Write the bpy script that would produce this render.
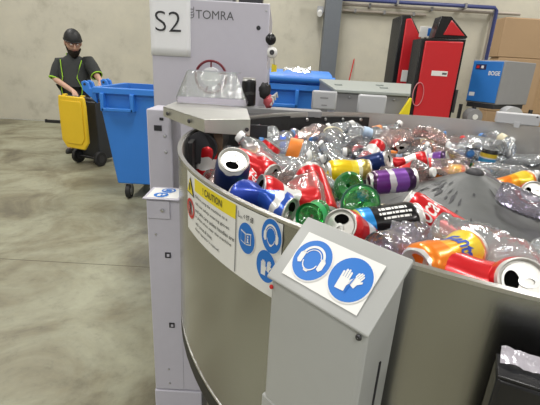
import bpy, bmesh, math, random
from mathutils import Vector, Matrix, Quaternion, noise
random.seed(7)
S = bpy.context.scene
for o in list(bpy.data.objects): bpy.data.objects.remove(o)
COL = S.collection
R_ = math.radians

# ------------------------------------------------------------------ camera
CAMH, FPX, PITCH, ROLL = 1.45, 400.0, R_(19.2), R_(3.3)
FW = Vector((0, math.cos(PITCH), -math.sin(PITCH)))
_rt = Vector((1, 0, 0)); _up = _rt.cross(FW)
RT = _rt*math.cos(ROLL) + _up*math.sin(ROLL)
UP = -_rt*math.sin(ROLL) + _up*math.cos(ROLL)
cd = bpy.data.cameras.new('camera'); cam = bpy.data.objects.new('camera', cd); COL.objects.link(cam)
cam.matrix_world = Matrix(((RT.x, UP.x, -FW.x, 0), (RT.y, UP.y, -FW.y, 0), (RT.z, UP.z, -FW.z, CAMH), (0, 0, 0, 1)))
cd.sensor_width = 36; cd.lens = FPX/540*36; cd.clip_start = 0.02; cd.clip_end = 100
S.camera = cam

# ------------------------------------------------------------------ world, lamps, exposure
w = bpy.data.worlds.new('world'); S.world = w; w.use_nodes = True
w.node_tree.nodes['Background'].inputs[0].default_value = (0.93, 0.97, 1.0, 1)
w.node_tree.nodes['Background'].inputs[1].default_value = 1.0
def lamp(x, y, z, sx, sy, power, col=(1, 0.97, 0.93)):
    ld = bpy.data.lights.new('ceiling_lamp', 'AREA'); ld.shape = 'RECTANGLE'; ld.size = sx; ld.size_y = sy
    ld.energy = power; ld.color = col
    o = bpy.data.objects.new('ceiling_lamp', ld); COL.objects.link(o); o.location = (x, y, z); return o
for lx in (-5.0, 0.2, 5.4):
    for ly in (-4.0, 1.6, 6.4):
        lamp(lx, ly, 5.7, 0.5, 2.4, 165)
S.view_settings.view_transform = 'Standard'; S.view_settings.look = 'None'
S.view_settings.gamma = 1.0; S.view_settings.exposure = -0.1; S.view_settings.use_curve_mapping = False
S.cycles.transparent_max_bounces = 24
S.cycles.max_bounces = 8

# ------------------------------------------------------------------ pixel -> world helpers (used to measure the place)
def ray(px, py): return (FW*FPX + RT*(px-270) - UP*(py-202.5)).normalized()
O = Vector((0, 0, CAMH))
def PZ(px, py, z): d = ray(px, py); return O + d*((z-CAMH)/d.z)
def PY(px, py, y): d = ray(px, py); return O + d*(y/d.y)
def PD(px, py, t): return O + ray(px, py)*t

# ------------------------------------------------------------------ materials
MATS = {}
def _nodes(name):
    m = bpy.data.materials.new(name); m.use_nodes = True
    nt = m.node_tree; b = nt.nodes['Principled BSDF']; return m, nt, b
def N(nt, t, **kw):
    n = nt.nodes.new(t)
    for k, v in kw.items():
        if k in n.inputs: n.inputs[k].default_value = v
        else: setattr(n, k, v)
    return n
def M(name, col, rough=0.5, metal=0.0, var=0.08, scale=12.0, bump=0.0, bscale=60.0, stretch=None, coat=0.0, spec=0.5):
    if name in MATS: return MATS[name]
    m, nt, b = _nodes(name)
    tc = N(nt, 'ShaderNodeTexCoord')
    src = tc.outputs['Object']
    if stretch:
        mp = N(nt, 'ShaderNodeMapping'); mp.inputs['Scale'].default_value = stretch
        nt.links.new(src, mp.inputs['Vector']); src = mp.outputs[0]
    nz = N(nt, 'ShaderNodeTexNoise', Scale=scale, Detail=5.0)
    nt.links.new(src, nz.inputs['Vector'])
    mx = N(nt, 'ShaderNodeMix', data_type='RGBA')
    c1 = tuple(max(0, c*(1-var)) for c in col); c2 = tuple(min(1, c*(1+var)) for c in col)
    mx.inputs[6].default_value = (*c1, 1); mx.inputs[7].default_value = (*c2, 1)
    nt.links.new(nz.outputs[0], mx.inputs[0]); nt.links.new(mx.outputs[2], b.inputs['Base Color'])
    b.inputs['Roughness'].default_value = rough; b.inputs['Metallic'].default_value = metal
    b.inputs['Coat Weight'].default_value = coat; b.inputs['Specular IOR Level'].default_value = spec
    if bump:
        n2 = N(nt, 'ShaderNodeTexNoise', Scale=bscale, Detail=4.0); nt.links.new(src, n2.inputs['Vector'])
        bp = N(nt, 'ShaderNodeBump', Strength=bump, Distance=0.01); nt.links.new(n2.outputs[0], bp.inputs['Height'])
        nt.links.new(bp.outputs[0], b.inputs['Normal'])
    MATS[name] = m; return m
def ramp(nt, stops, interp='LINEAR'):
    r = N(nt, 'ShaderNodeValToRGB'); r.color_ramp.interpolation = interp
    e = r.color_ramp.elements
    while len(e) < len(stops): e.new(0.5)
    for i, (p, c) in enumerate(stops): e[i].position = p; e[i].color = (*c, 1)
    return r
def concrete(name, stops, rough, s1, s2, bump, crack=None, streak=None):
    m, nt, b = _nodes(name); tc = N(nt, 'ShaderNodeTexCoord'); L = nt.links.new
    src = tc.outputs['Object']
    if streak:
        mp = N(nt, 'ShaderNodeMapping'); mp.inputs['Scale'].default_value = streak; L(src, mp.inputs[0]); src = mp.outputs[0]
    n1 = N(nt, 'ShaderNodeTexNoise', Scale=s1, Detail=8.0, Roughness=0.62, Distortion=0.6); L(src, n1.inputs['Vector'])
    r1 = ramp(nt, stops); L(n1.outputs[0], r1.inputs[0])
    n2 = N(nt, 'ShaderNodeTexNoise', Scale=s2, Detail=8.0, Roughness=0.7); L(src, n2.inputs['Vector'])
    r2 = ramp(nt, [(0.28, (0.74, 0.73, 0.70)), (0.45, (0.98, 0.98, 0.97)), (0.72, (1.10, 1.09, 1.05))]); L(n2.outputs[0], r2.inputs[0])
    mx = N(nt, 'ShaderNodeMix', data_type='RGBA', blend_type='MULTIPLY'); mx.inputs[0].default_value = 1
    L(r1.outputs[0], mx.inputs[6]); L(r2.outputs[0], mx.inputs[7])
    out = mx.outputs[2]
    if crack:
        v = N(nt, 'ShaderNodeTexVoronoi', Scale=crack, feature='DISTANCE_TO_EDGE')
        nd = N(nt, 'ShaderNodeTexNoise', Scale=2.2, Detail=6.0); L(src, nd.inputs['Vector'])
        va = N(nt, 'ShaderNodeVectorMath', operation='MULTIPLY_ADD'); va.inputs[1].default_value = (0.9, 0.9, 0.9)
        L(nd.outputs[1], va.inputs[0]); L(src, va.inputs[2]); L(va.outputs[0], v.inputs['Vector'])
        r3 = ramp(nt, [(0.0, (0.86, 0.84, 0.78)), (0.012, (1, 1, 1))]); L(v.outputs[0], r3.inputs[0])
        m2 = N(nt, 'ShaderNodeMix', data_type='RGBA', blend_type='MULTIPLY'); m2.inputs[0].default_value = 1
        L(out, m2.inputs[6]); L(r3.outputs[0], m2.inputs[7]); out = m2.outputs[2]
    L(out, b.inputs['Base Color']); b.inputs['Roughness'].default_value = rough
    bp = N(nt, 'ShaderNodeBump', Strength=bump, Distance=0.01); L(n2.outputs[0], bp.inputs['Height']); L(bp.outputs[0], b.inputs['Normal'])
    MATS[name] = m; return m
m_floor = concrete('floor_concrete', [(0.34, (0.125, 0.113, 0.077)), (0.44, (0.205, 0.190, 0.126)), (0.52, (0.265, 0.260, 0.184)), (0.66, (0.34, 0.340, 0.25))], 0.45, 1.5, 14.0, 0.15)
m_wall = concrete('wall_concrete', [(0.3, (0.50, 0.478, 0.40)), (0.7, (0.575, 0.552, 0.47))], 0.8, 0.4, 1.6, 0.03)
m_side = M('wall_paint', (0.5, 0.49, 0.45), 0.8)
m_ceil = M('ceiling_sheet', (0.45, 0.46, 0.46), 0.7)
m_lilac = M('lilac_powder_coat', (0.56, 0.545, 0.625), 0.42, 0, 0.03, 30, 0.02, 300)
m_grey = M('grey_powder_coat', (0.42, 0.43, 0.42), 0.38, 0, 0.03, 30, 0.02, 300)
m_greyl = M('light_grey_coat', (0.52, 0.53, 0.55), 0.4, 0, 0.03)
m_greyd = M('mid_grey_coat', (0.27, 0.27, 0.28), 0.45, 0, 0.05)
m_greeng = M('green_grey_coat', (0.34, 0.37, 0.35), 0.45, 0, 0.05)
m_steel = M('stainless_steel', (0.42, 0.42, 0.41), 0.25, 1.0, 0.14, 6, 0.04, 25, (1, 1, 0.15))
m_steel_in = M('stainless_inside', (0.60, 0.585, 0.57), 0.42, 1.0, 0.08, 6, 0.04, 30)
m_steel_edge = M('steel_edge', (0.62, 0.61, 0.6), 0.28, 1.0, 0.05)
m_galv = M('brushed_cover_steel', (0.66, 0.66, 0.62), 0.38, 0.9, 0.12, 9, 0.03, 60, (1, 3, 1))
m_black = M('black_rubber', (0.012, 0.012, 0.013), 0.55, 0, 0.2, 20, 0.1, 50)
m_blackg = M('black_gloss_plastic', (0.012, 0.012, 0.014), 0.25, 0, 0.2)
m_dark = M('dark_metal', (0.05, 0.05, 0.055), 0.5, 0.4, 0.2)
m_bolt = M('bolt_metal', (0.55, 0.55, 0.55), 0.3, 1.0, 0.05)
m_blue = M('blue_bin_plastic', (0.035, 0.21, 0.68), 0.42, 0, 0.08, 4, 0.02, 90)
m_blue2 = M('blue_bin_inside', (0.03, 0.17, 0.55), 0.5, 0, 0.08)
m_yellow = M('yellow_bin_plastic', (0.83, 0.55, 0.02), 0.45, 0, 0.06, 5)
m_bin = M('charcoal_bin_plastic', (0.03, 0.032, 0.036), 0.5, 0, 0.15)
m_white = M('white_print', (0.82, 0.82, 0.80), 0.5, 0, 0.02)
m_paper = M('white_paper', (0.86, 0.87, 0.90), 0.7, 0, 0.02)
m_ink = M('black_ink', (0.02, 0.02, 0.025), 0.5)
m_inkg = M('grey_ink', (0.10, 0.10, 0.11), 0.5)
m_signy = M('sign_yellow', (0.88, 0.72, 0.02), 0.45, 0, 0.03)
m_signb = M('sign_blue', (0.012, 0.17, 0.60), 0.45, 0, 0.05)
m_signr = M('sign_red', (0.62, 0.02, 0.02), 0.45, 0, 0.05)
m_red = M('red_door_paint', (0.60, 0.022, 0.03), 0.28, 0, 0.08, 2)
m_column = M('grey_column_paint', (0.13, 0.145, 0.165), 0.5, 0, 0.06)
m_pipe = M('pale_pipe', (0.42, 0.37, 0.32), 0.5)
m_pipeb = M('blue_pipe', (0.05, 0.065, 0.20), 0.4)
m_card = M('cardboard', (0.46, 0.31, 0.18), 0.8, 0, 0.08, 3)
m_compb = M('compressor_blue', (0.03, 0.20, 0.62), 0.4, 0, 0.06)
m_compg = M('compressor_grey', (0.30, 0.30, 0.31), 0.45, 0, 0.05)
m_cone = concrete('cone_sheet', [(0.3, (0.055, 0.06, 0.06)), (0.5, (0.085, 0.09, 0.09)), (0.7, (0.13, 0.135, 0.135))], 0.42, 2.0, 9.0, 0.05)
m_alu = M('aluminium', (0.78, 0.78, 0.76), 0.3, 1.0, 0.05, 40)
m_alul = M('aluminium_lid', (0.66, 0.65, 0.62), 0.42, 0.75, 0.04, 40)
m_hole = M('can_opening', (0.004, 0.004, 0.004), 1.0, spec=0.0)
m_skin = M('skin', (0.55, 0.33, 0.24), 0.5, 0, 0.06)
m_shirt = M('charcoal_polo', (0.030, 0.033, 0.033), 0.8, 0, 0.2, 40, 0.1, 200)
m_lime = M('lime_piping', (0.33, 0.62, 0.04), 0.7)
m_trous = M('black_trousers', (0.012, 0.012, 0.014), 0.8)
m_hair = M('dark_hair', (0.018, 0.012, 0.010), 0.7, 0, 0.3, 60, 0.3, 200)

def clear(name, tint, milky, rough=0.08, spark=0.0):
    """thin plastic wall: see-through, fresnel gloss, a little haze and crinkle"""
    m, nt, b = _nodes(name); nt.nodes.remove(b); L = nt.links.new
    tr = N(nt, 'ShaderNodeBsdfTransparent'); tr.inputs[0].default_value = (*tint, 1)
    gl = N(nt, 'ShaderNodeBsdfGlossy'); gl.inputs['Roughness'].default_value = rough; gl.inputs[0].default_value = (0.95, 0.97, 1, 1)
    df = N(nt, 'ShaderNodeBsdfDiffuse'); df.inputs[0].default_value = (*[min(1, t*0.85) for t in tint], 1)
    tc = N(nt, 'ShaderNodeTexCoord'); nz = N(nt, 'ShaderNodeTexNoise', Scale=55.0, Detail=3.0); L(tc.outputs['Object'], nz.inputs['Vector'])
    bp = N(nt, 'ShaderNodeBump', Strength=0.35, Distance=0.01); L(nz.outputs[0], bp.inputs['Height'])
    L(bp.outputs[0], gl.inputs['Normal'])
    fr = N(nt, 'ShaderNodeFresnel', IOR=1.55); L(bp.outputs[0], fr.inputs['Normal'])
    ma = N(nt, 'ShaderNodeMath', operation='MULTIPLY_ADD'); ma.inputs[1].default_value = 1.3; ma.inputs[2].default_value = 0.05; ma.use_clamp = True
    L(fr.outputs[0], ma.inputs[0])
    m1 = N(nt, 'ShaderNodeMixShader'); m1.inputs[0].default_value = milky; L(tr.outputs[0], m1.inputs[1]); L(df.outputs[0], m1.inputs[2])
    m2 = N(nt, 'ShaderNodeMixShader'); L(ma.outputs[0], m2.inputs[0]); L(m1.outputs[0], m2.inputs[1]); L(gl.outputs[0], m2.inputs[2])
    L(m2.outputs[0], nt.nodes['Material Output'].inputs['Surface'])
    MATS[name] = m; return m
m_pet = clear('clear_pet', (0.95, 0.97, 0.98), 0.20)
m_petv = clear('violet_tint_pet', (0.80, 0.76, 0.86), 0.16)
m_petg = clear('green_pet', (0.10, 0.62, 0.16), 0.30, 0.1)
m_petr = clear('pink_tint_pet', (0.95, 0.80, 0.76), 0.16)
m_acry = clear('acrylic_hood', (0.90, 0.92, 0.91), 0.26, 0.05)
m_film = clear('plastic_film', (0.90, 0.85, 0.95), 0.5, 0.2)

# ------------------------------------------------------------------ mesh builder
class MB:
    def __init__(s): s.v = []; s.f = []; s.m = []; s.s = []; s.mats = []
    def mi(s, mat):
        if mat not in s.mats: s.mats.append(mat)
        return s.mats.index(mat)
    def add(s, vs, fs, mat, smooth=False):
        o = len(s.v); s.v += [Vector(p) for p in vs]; k = s.mi(mat)
        for f in fs: s.f.append([i+o for i in f]); s.m.append(k); s.s.append(smooth)
    def hexa(s, p, mat):   # p: 4 bottom + 4 top
        s.add(p, [(3,2,1,0),(4,5,6,7),(0,1,5,4),(1,2,6,5),(2,3,7,6),(3,0,4,7)], mat)
    def box(s, x0, x1, y0, y1, z0, z1, mat):
        s.hexa([(x0,y0,z0),(x1,y0,z0),(x1,y1,z0),(x0,y1,z0),(x0,y0,z1),(x1,y0,z1),(x1,y1,z1),(x0,y1,z1)], mat)
    def prism(s, poly, vec, mat):
        n = len(poly); vec = Vector(vec); a = [Vector(p) for p in poly]; b = [p+vec for p in a]
        s.add(a+b, [tuple(range(n))[::-1], tuple(range(n, 2*n))]+[(i,(i+1)%n,n+(i+1)%n,n+i) for i in range(n)], mat)
    def lathe(s, prof, seg, mat, smooth=True, fn=None, cap0=False, cap1=False):
        vs = []; fs = []
        for (r, z) in prof:
            for k in range(seg):
                a = 2*math.pi*k/seg; p = Vector((r*math.cos(a), r*math.sin(a), z)); vs.append(fn(p) if fn else p)
        for i in range(len(prof)-1):
            for k in range(seg): fs.append((i*seg+k, i*seg+(k+1)%seg, (i+1)*seg+(k+1)%seg, (i+1)*seg+k))
        if cap0: fs.append(tuple(range(seg))[::-1])
        if cap1: fs.append(tuple(range((len(prof)-1)*seg, len(prof)*seg)))
        s.add(vs, fs, mat, smooth)
    def tube(s, pts, r, mat, seg=8, closed=False):
        pts = [Vector(p) for p in pts]; n = len(pts); vs = []; fs = []
        rr = r if isinstance(r, (list, tuple)) else [r]*n
        ref = Vector((0.12, 0.33, 0.93)).normalized()
        for i, p in enumerate(pts):
            t = (pts[(i+1) % n]-pts[i-1]) if closed else (pts[min(i+1, n-1)]-pts[max(i-1, 0)])
            t.normalize(); a = t.cross(ref)
            if a.length < 1e-3: a = t.cross(Vector((1, 0, 0)))
            a.normalize(); b = t.cross(a)
            for k in range(seg): q = 2*math.pi*k/seg; vs.append(p+(a*math.cos(q)+b*math.sin(q))*rr[i])
        for i in range(n if closed else n-1):
            j = (i+1) % n
            for k in range(seg): fs.append((i*seg+k, i*seg+(k+1)%seg, j*seg+(k+1)%seg, j*seg+k))
        if not closed: fs += [tuple(range(seg))[::-1], tuple(range((n-1)*seg, n*seg))]
        s.add(vs, fs, mat, True)
    def mesh(s, name):
        me = bpy.data.meshes.new(name); me.from_pydata([tuple(v) for v in s.v], [], s.f)
        for m in s.mats: me.materials.append(m)
        me.polygons.foreach_set('material_index', s.m); me.polygons.foreach_set('use_smooth', s.s); me.update(); me.set_sharp_from_angle(angle=R_(48)); return me
    def build(s, name, parent=None, bevel=0.0, fixn=True):
        me = s.mesh(name)
        if fixn:
            bm = bmesh.new(); bm.from_mesh(me); bmesh.ops.recalc_face_normals(bm, faces=bm.faces); bm.to_mesh(me); bm.free()
        o = bpy.data.objects.new(name, me); COL.objects.link(o)
        if parent: o.parent = parent
        if bevel:
            b = o.modifiers.new('bevel', 'BEVEL'); b.width = bevel; b.segments = 2; b.limit_method = 'ANGLE'; b.angle_limit = R_(40)
        return o
def tag(o, label=None, cat=None, group=None, kind=None):
    for k, v in (('label', label), ('category', cat), ('group', group), ('kind', kind)):
        if v: o[k] = v
    return o
def empty(name, loc=(0, 0, 0), label=None, cat=None, group=None):
    o = bpy.data.objects.new(name, None); COL.objects.link(o); o.location = loc; o.empty_display_size = 0.1
    return tag(o, label, cat, group)
def part(name, parent, bevel=0.0, **kw):
    def deco(fn):
        mb = MB(); fn(mb); return mb.build(name, parent, bevel)
    return deco
def bx(name, parent, dims, mat, bevel=0.003):
    mb = MB(); mb.box(*dims, mat); return mb.build(name, parent, bevel)
def place(o, loc, rz=0): o.location = loc; o.rotation_euler = (0, 0, rz); return o

# ------------------------------------------------------------------ lettering and flat print
_tc = {}
def text_mesh(txt, bold=0.0, shear=0.0):
    key = (txt, bold, shear)
    if key in _tc: return _tc[key]
    c = bpy.data.curves.new('t', 'FONT'); c.body = txt; c.size = 1.0; c.resolution_u = 4; c.offset = bold; c.shear = shear
    c.fill_mode = 'BOTH'; c.extrude = 0
    o = bpy.data.objects.new('t', c); COL.objects.link(o)
    dg = bpy.context.evaluated_depsgraph_get(); me = bpy.data.meshes.new_from_object(o.evaluated_get(dg))
    vs = [(v.co.x, v.co.y) for v in me.vertices]; fs = [tuple(p.vertices) for p in me.polygons]
    bpy.data.objects.remove(o); bpy.data.curves.remove(c); bpy.data.meshes.remove(me)
    x0 = min(v[0] for v in vs); x1 = max(v[0] for v in vs); y0 = min(v[1] for v in vs); y1 = max(v[1] for v in vs)
    vs = [((x-x0)/(y1-y0), (y-y0)/(y1-y0)) for x, y in vs]
    _tc[key] = (vs, fs, (x1-x0)/(y1-y0)); return _tc[key]
class Print:
    """flat print laid on a surface: fn(u, v, lift) -> point"""
    def __init__(s, fn): s.fn = fn; s.mb = MB()
    def poly(s, pts, mat, lift=1):
        s.mb.add([s.fn(u, v, lift) for u, v in pts], [tuple(range(len(pts)))], mat)
    def rect(s, u0, u1, v0, v1, mat, lift=1, n=1):
        vs = []; fs = []
        for i in range(n+1):
            u = u0+(u1-u0)*i/n; vs += [s.fn(u, v0, lift), s.fn(u, v1, lift)]
        for i in range(n): fs.append((2*i, 2*i+2, 2*i+3, 2*i+1))
        s.mb.add(vs, fs, mat)
    def disc(s, cu, cv, r, mat, lift=1, ru=1.0, seg=36, a0=0, a1=360, inner=0.0):
        rings = 3; vs = []; fs = []; full = (a1-a0) >= 360; n = seg+1
        for i in range(rings+1):
            q = inner+(r-inner)*i/rings
            for k in range(n):
                a = R_(a0+(a1-a0)*k/seg); vs.append(s.fn(cu+q*ru*math.cos(a), cv+q*math.sin(a), lift))
        for i in range(rings):
            for k in range(seg): fs.append((i*n+k, (i+1)*n+k, (i+1)*n+k+1, i*n+k+1))
        s.mb.add(vs, fs, mat)
    def text(s, txt, u, v, h, mat, lift=2, bold=0.0, shear=0.0, width=None, align='l'):
        vs, fs, asp = text_mesh(txt, bold, shear); sx = h if width is None else width/asp
        if align == 'c': u = u-asp*sx/2
        s.mb.add([s.fn(u+x*sx, v+y*h, lift) for x, y in vs], fs, mat); return asp*sx
    def build(s, name, parent): return s.mb.build(name, parent, fixn=False)
def plane_fn(o, u, v, eps=0.0006):
    o = Vector(o); u = Vector(u).normalized(); v = Vector(v).normalized(); n = u.cross(v).normalized()
    return lambda a, b, l: o+u*a+v*b+n*(eps*l)
def icon_disc(p, cu, cv, r): p.disc(cu, cv, r*1.06, m_white, 1.5); p.disc(cu, cv, r, m_signb, 2)
def icon_ear(p, cu, cv, r):
    icon_disc(p, cu, cv, r)
    p.disc(cu, cv+0.05*r, 0.66*r, m_white, 3, a0=12, a1=168, inner=0.54*r)
    for s in (-1, 1):
        p.poly([(cu+s*r*a, cv+r*b) for a, b in ((0.46, 0.22), (0.62, 0.26), (0.74, 0.12), (0.74, -0.22), (0.62, -0.36), (0.46, -0.30))][::s], m_white, 3)
    p.disc(cu, cv-0.08*r, 0.46*r, m_white, 3, ru=0.92, a0=190, a1=350, inner=0.40*r)
    p.disc(cu, cv+0.05*r, 0.47*r, m_white, 3, a0=15, a1=165, inner=0.43*r)
    p.poly([(cu-0.16*r, cv-0.5*r), (cu+0.16*r, cv-0.5*r), (cu+0.1*r, cv-0.6*r), (cu-0.1*r, cv-0.6*r)], m_white, 3)
def glove(p, cu, cv, r, ang, sc, outline=False):
    pts = [(-0.30,-0.6),(0.28,-0.6),(0.30,-0.15),(0.44,0.10),(0.40,0.18),(0.30,0.12),(0.24,0.05)]
    ca, sa = math.cos(ang), math.sin(ang)
    def T(x, y): x *= sc*r; y *= sc*r; return (cu+x*ca-y*sa, cv+x*sa+y*ca)
    p.poly([T(*q) for q in ((-0.30,-0.62),(0.26,-0.62),(0.26,0.08),(-0.30,0.08))], m_white, 3)
    for i, hgt in enumerate((0.42, 0.56, 0.58, 0.48)):
        x = -0.30+0.145*i
        p.poly([T(x, 0.08), T(x+0.12, 0.08), T(x+0.12, hgt-0.05), T(x+0.06, hgt), T(x, hgt-0.05)], m_white, 3)
    p.poly([T(0.26, -0.28), T(0.46, 0.02), T(0.42, 0.14), T(0.34, 0.12), T(0.26, 0.0)], m_white, 3)
    p.rect(0, 0, 0, 0, m_white, 3)
def icon_gloves(p, cu, cv, r):
    icon_disc(p, cu, cv, r)
    glove(p, cu-0.22*r, cv-0.08*r, r, 0.03, 0.82); glove(p, cu+0.32*r, cv+0.12*r, r, -0.35, 0.62)
    p.poly([(cu+0.04*r, cv-0.6*r), (cu+0.09*r, cv-0.6*r), (cu+0.2*r, cv+0.2*r), (cu+0.15*r, cv+0.2*r)], m_signb, 4)
def icon_book(p, cu, cv, r):
    icon_disc(p, cu, cv, r)
    for s in (-1, 1):
        o = [(0.03, -0.42), (0.62, -0.30), (0.62, 0.46), (0.03, 0.34)]; i = [(0.09, -0.33), (0.56, -0.23), (0.56, 0.38), (0.09, 0.27)]
        p.poly([(cu+s*r*a, cv+r*b) for a, b in o][::s], m_white, 3)
        p.poly([(cu+s*r*a, cv+r*b) for a, b in i][::s], m_signb, 4)
    p.disc(cu+0.32*r, cv+0.2*r, 0.07*r, m_white, 5)
    p.poly([(cu+r*a, cv+r*b) for a, b in ((0.22, 0.08), (0.38, 0.09), (0.38, -0.12), (0.44, -0.11), (0.44, -0.18), (0.20, -0.2), (0.20, -0.14), (0.26, -0.13), (0.26, 0.02), (0.22, 0.02))], m_white, 5)

# ================================================================== THE SETTING
def struct(name, dims, mat, bevel=0):
    o = bx(name, None, dims, mat, bevel); o['kind'] = 'structure'; return o
WY = 8.7
fl0 = struct('floor', (-9, 9, -9, WY, -0.2, 0), m_floor)
yj = PZ(40, 261, 0).y
bx('saw_cut_joint', fl0, (-9, 9, yj-0.003, yj+0.003, -0.01, 0.0008), M('joint_dirt', (0.11, 0.10, 0.07), 0.8), 0)
wb = empty('wall_back'); wb['kind'] = 'structure'
pw = 6.1
x = -12.7
while x < 9.5:
    bx('concrete_panel', wb, (max(x+0.008, -9), min(x+pw-0.008, 9), WY, WY+0.18, 0, 6.0), m_wall, 0.012); x += pw
bx('joint_backing', wb, (-9, 9, WY+0.03, WY+0.2, 0, 6.0), m_greyd, 0)
struct('wall_left', (-9.2, -9, -9, WY, 0, 6), m_side)
struct('wall_right', (9, 9.2, -9, WY, 0, 6), m_side)
struct('ceiling', (-9.2, 9.2, -9, WY+0.2, 6, 6.15), m_ceil)
# street side wall behind the photographer with its open roller door
wf = empty('wall_front'); wf['kind'] = 'structure'
bx('wall_panel', wf, (-9, -4.5, -9.2, -9, 0, 6), m_side, 0); bx('wall_panel', wf, (4.5, 9, -9.2, -9, 0, 6), m_side, 0)
bx('door_header', wf, (-4.5, 4.5, -9.2, -9, 5.0, 6), m_side, 0)

# steel column
c0 = PY(326, 0, 8.45).x; c1 = PY(342, 0, 8.45).x
col = empty('trim_1', ((c0+c1)/2, 8.5, 0)); col['kind'] = 'structure'
hw = (c1-c0)/2
bx('flange', col, (-hw, hw, -0.15, -0.12, 0, 6), m_column, 0); bx('flange', col, (-hw, hw, 0.12, 0.15, 0, 6), m_column, 0)
bx('web', col, (-0.015, 0.015, -0.12, 0.12, 0, 6), m_column, 0); bx('base_plate', col, (-hw-0.06, hw+0.06, -0.2, 0.19, 0, 0.02), m_column, 0.003)
bx('side_plate', col, (-hw, -hw+0.02, -0.12, 0.12, 0, 6), m_column, 0)

# wall services
def pipe(name, pts, r, mat, label, grp=None):
    rt = empty(name, pts[0], label, 'pipe', grp); mb = MB(); b = Vector(pts[0]); mb.tube([Vector(p)-b for p in pts], r, mat, 10); mb.build('pipe_run', rt)
    for i in range(len(pts)-1):
        a, c = Vector(pts[i]), Vector(pts[i+1])
        if abs(a.x-c.x) > 1:
            for t in (0.15, 0.5, 0.85):
                q = a.lerp(c, t)-b; mb = MB(); mb.box(q.x-0.02, q.x+0.02, q.y-r*1.3, WY-0.002-b.y, q.z-r*1.3, q.z+r*1.3, m_greyd); mb.build('clip', rt)
    return rt
yb = WY-0.08
a = PY(343, 6, yb); b = PY(436, 11, yb)
zz = PY(420, 8.5, yb).z
pipe('wall_pipe', [(a.x, yb, zz), (PY(520, 14, yb).x, yb, zz)], 0.028, m_pipe, 'upper of the two pale horizontal pipes right of the grey column', 'pale wall pipes')
zz2 = PY(410, 14, yb).z
pipe('wall_pipe', [(a.x, yb, zz2), (PY(426, 15, yb).x, yb, zz2)], 0.025, m_pipe, 'lower of the two pale horizontal pipes right of the grey column', 'pale wall pipes')
pb = PY(497, 9, yb-0.1)
pipe('air_line', [(PY(300, 2, yb-0.1).x, yb-0.1, pb.z+0.02), (pb.x-0.05, yb-0.1, pb.z+0.02), (pb.x, yb-0.1, pb.z-0.03), (pb.x, yb-0.1, 0.9)], 0.035, m_pipeb, 'dark blue air line running along the wall and down behind the compressor')
pv = PY(489, 30, yb); pipe('conduit', [(pv.x, yb, zz), (pv.x, yb, 0.8)], 0.02, m_pipe, 'thin pale vertical conduit on the wall left of the blue air line')
# red pole leaning on the wall
ra = PY(350, 76, WY-0.05); rb = PY(354, 60, WY-0.03)
d = (rb-ra); rp = empty('marker_pole', (ra-d*(ra.z/d.z)), 'thin red marker pole leaning against the pale wall behind the grey machine', 'pole')
rp.location.z = 0.0
mb = MB(); q = rb-rp.location; mb.tube([(0, -0.12, 0), (q.x, q.y, q.z)], 0.012, m_signr, 8); mb.build('shaft', rp)
mb = MB(); mb.tube([(q.x, q.y, q.z), (q.x*1.01, q.y, q.z+0.03)], [0.012, 0.004], m_red, 8); mb.build('tip', rp)
# black bar on floor by the wall
fb = PZ(56, 121.5, 0.03); br = empty('floor_bar', (fb.x, fb.y, 0), 'black bar lying on the floor at the foot of the left wall', 'bar')
bx('bar', br, (-0.2, 0.2, -0.03, 0.03, 0, 0.06), m_black, 0.004); bx('end_cap', br, (-0.22, -0.2, -0.035, 0.035, 0, 0.07), m_dark, 0.003)
# wall sensor by the column
ws = PY(320, 12, WY-0.04); k = empty('wall_camera', ws, 'small pale camera fixed on the wall just left of the grey column', 'camera')
bx('mount', k, (-0.06, 0.06, -0.06, 0.04, -0.02, 0.10), m_greyl, 0.01); mb = MB(); mb.tube([(0, -0.02, 0), (-0.02, -0.2, -0.06)], 0.05, m_white, 12); mb.build('housing', k)

# ================================================================== SORTING DRUM
RIM = 0.205; KZ = RIM/0.25; s_ = RIM/0.27
def Zf(z): return CAMH-(CAMH-z)*KZ          # heights measured against the 1.20 datum -> world
RZ = Zf(1.20)
def PZ(px, py, z): d = ray(px, py); return O + d*((Zf(z)-CAMH)/d.z)
CX, CY, DR = 0.815*s_, 1.505*s_, 1.145*s_
DC = Vector((CX, CY, 0))
def cyl(theta, z, r): return Vector((CX+r*math.cos(theta), CY+r*math.sin(theta), z))
def cyl_hit(px, py, r=DR):
    d = ray(px, py); ox, oy = -CX, -CY
    A = d.x**2+d.y**2; B = 2*(ox*d.x+oy*d.y); C = ox*ox+oy*oy-r*r
    t = (-B-math.sqrt(max(0, B*B-4*A*C)))/(2*A); p = O+d*t
    th = math.atan2(p.y-CY, p.x-CX)
    if th < 0: th += 2*math.pi
    return th, p.z
drum = empty('sorting_drum', (CX, CY, 0), 'large round stainless steel feed drum full of cans and plastic bottles', 'drum')
def loc(p): return Vector(p)-DC
DB = 0.657
def arc_panel(name, parent, t0, t1, r0, r1, z0, z1, mat, n=None, bevel=0, smooth=True):
    z0, z1 = Zf(z0), Zf(z1)
    n = n or max(2, int(abs(t1-t0)/R_(2.0))); mb = MB(); vs = []; fs = []
    for i in range(n+1):
        t = t0+(t1-t0)*i/n
        for r, z in ((r0, z0), (r1, z0), (r1, z1), (r0, z1)): vs.append(loc(cyl(t, z, r)))
    for i in range(n):
        for k in range(4): fs.append((i*4+k, i*4+(k+1) % 4, (i+1)*4+(k+1) % 4, (i+1)*4+k))
    fs += [(0, 1, 2, 3), (n*4+3, n*4+2, n*4+1, n*4)]
    mb.add(vs, fs, mat, False); o = mb.build(name, parent)
    if smooth:
        for p in o.data.polygons: p.use_smooth = len(p.vertices) == 4 and p.area > 0
        em = o.modifiers.new('es', 'EDGE_SPLIT'); em.split_angle = R_(40)
    return o
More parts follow.
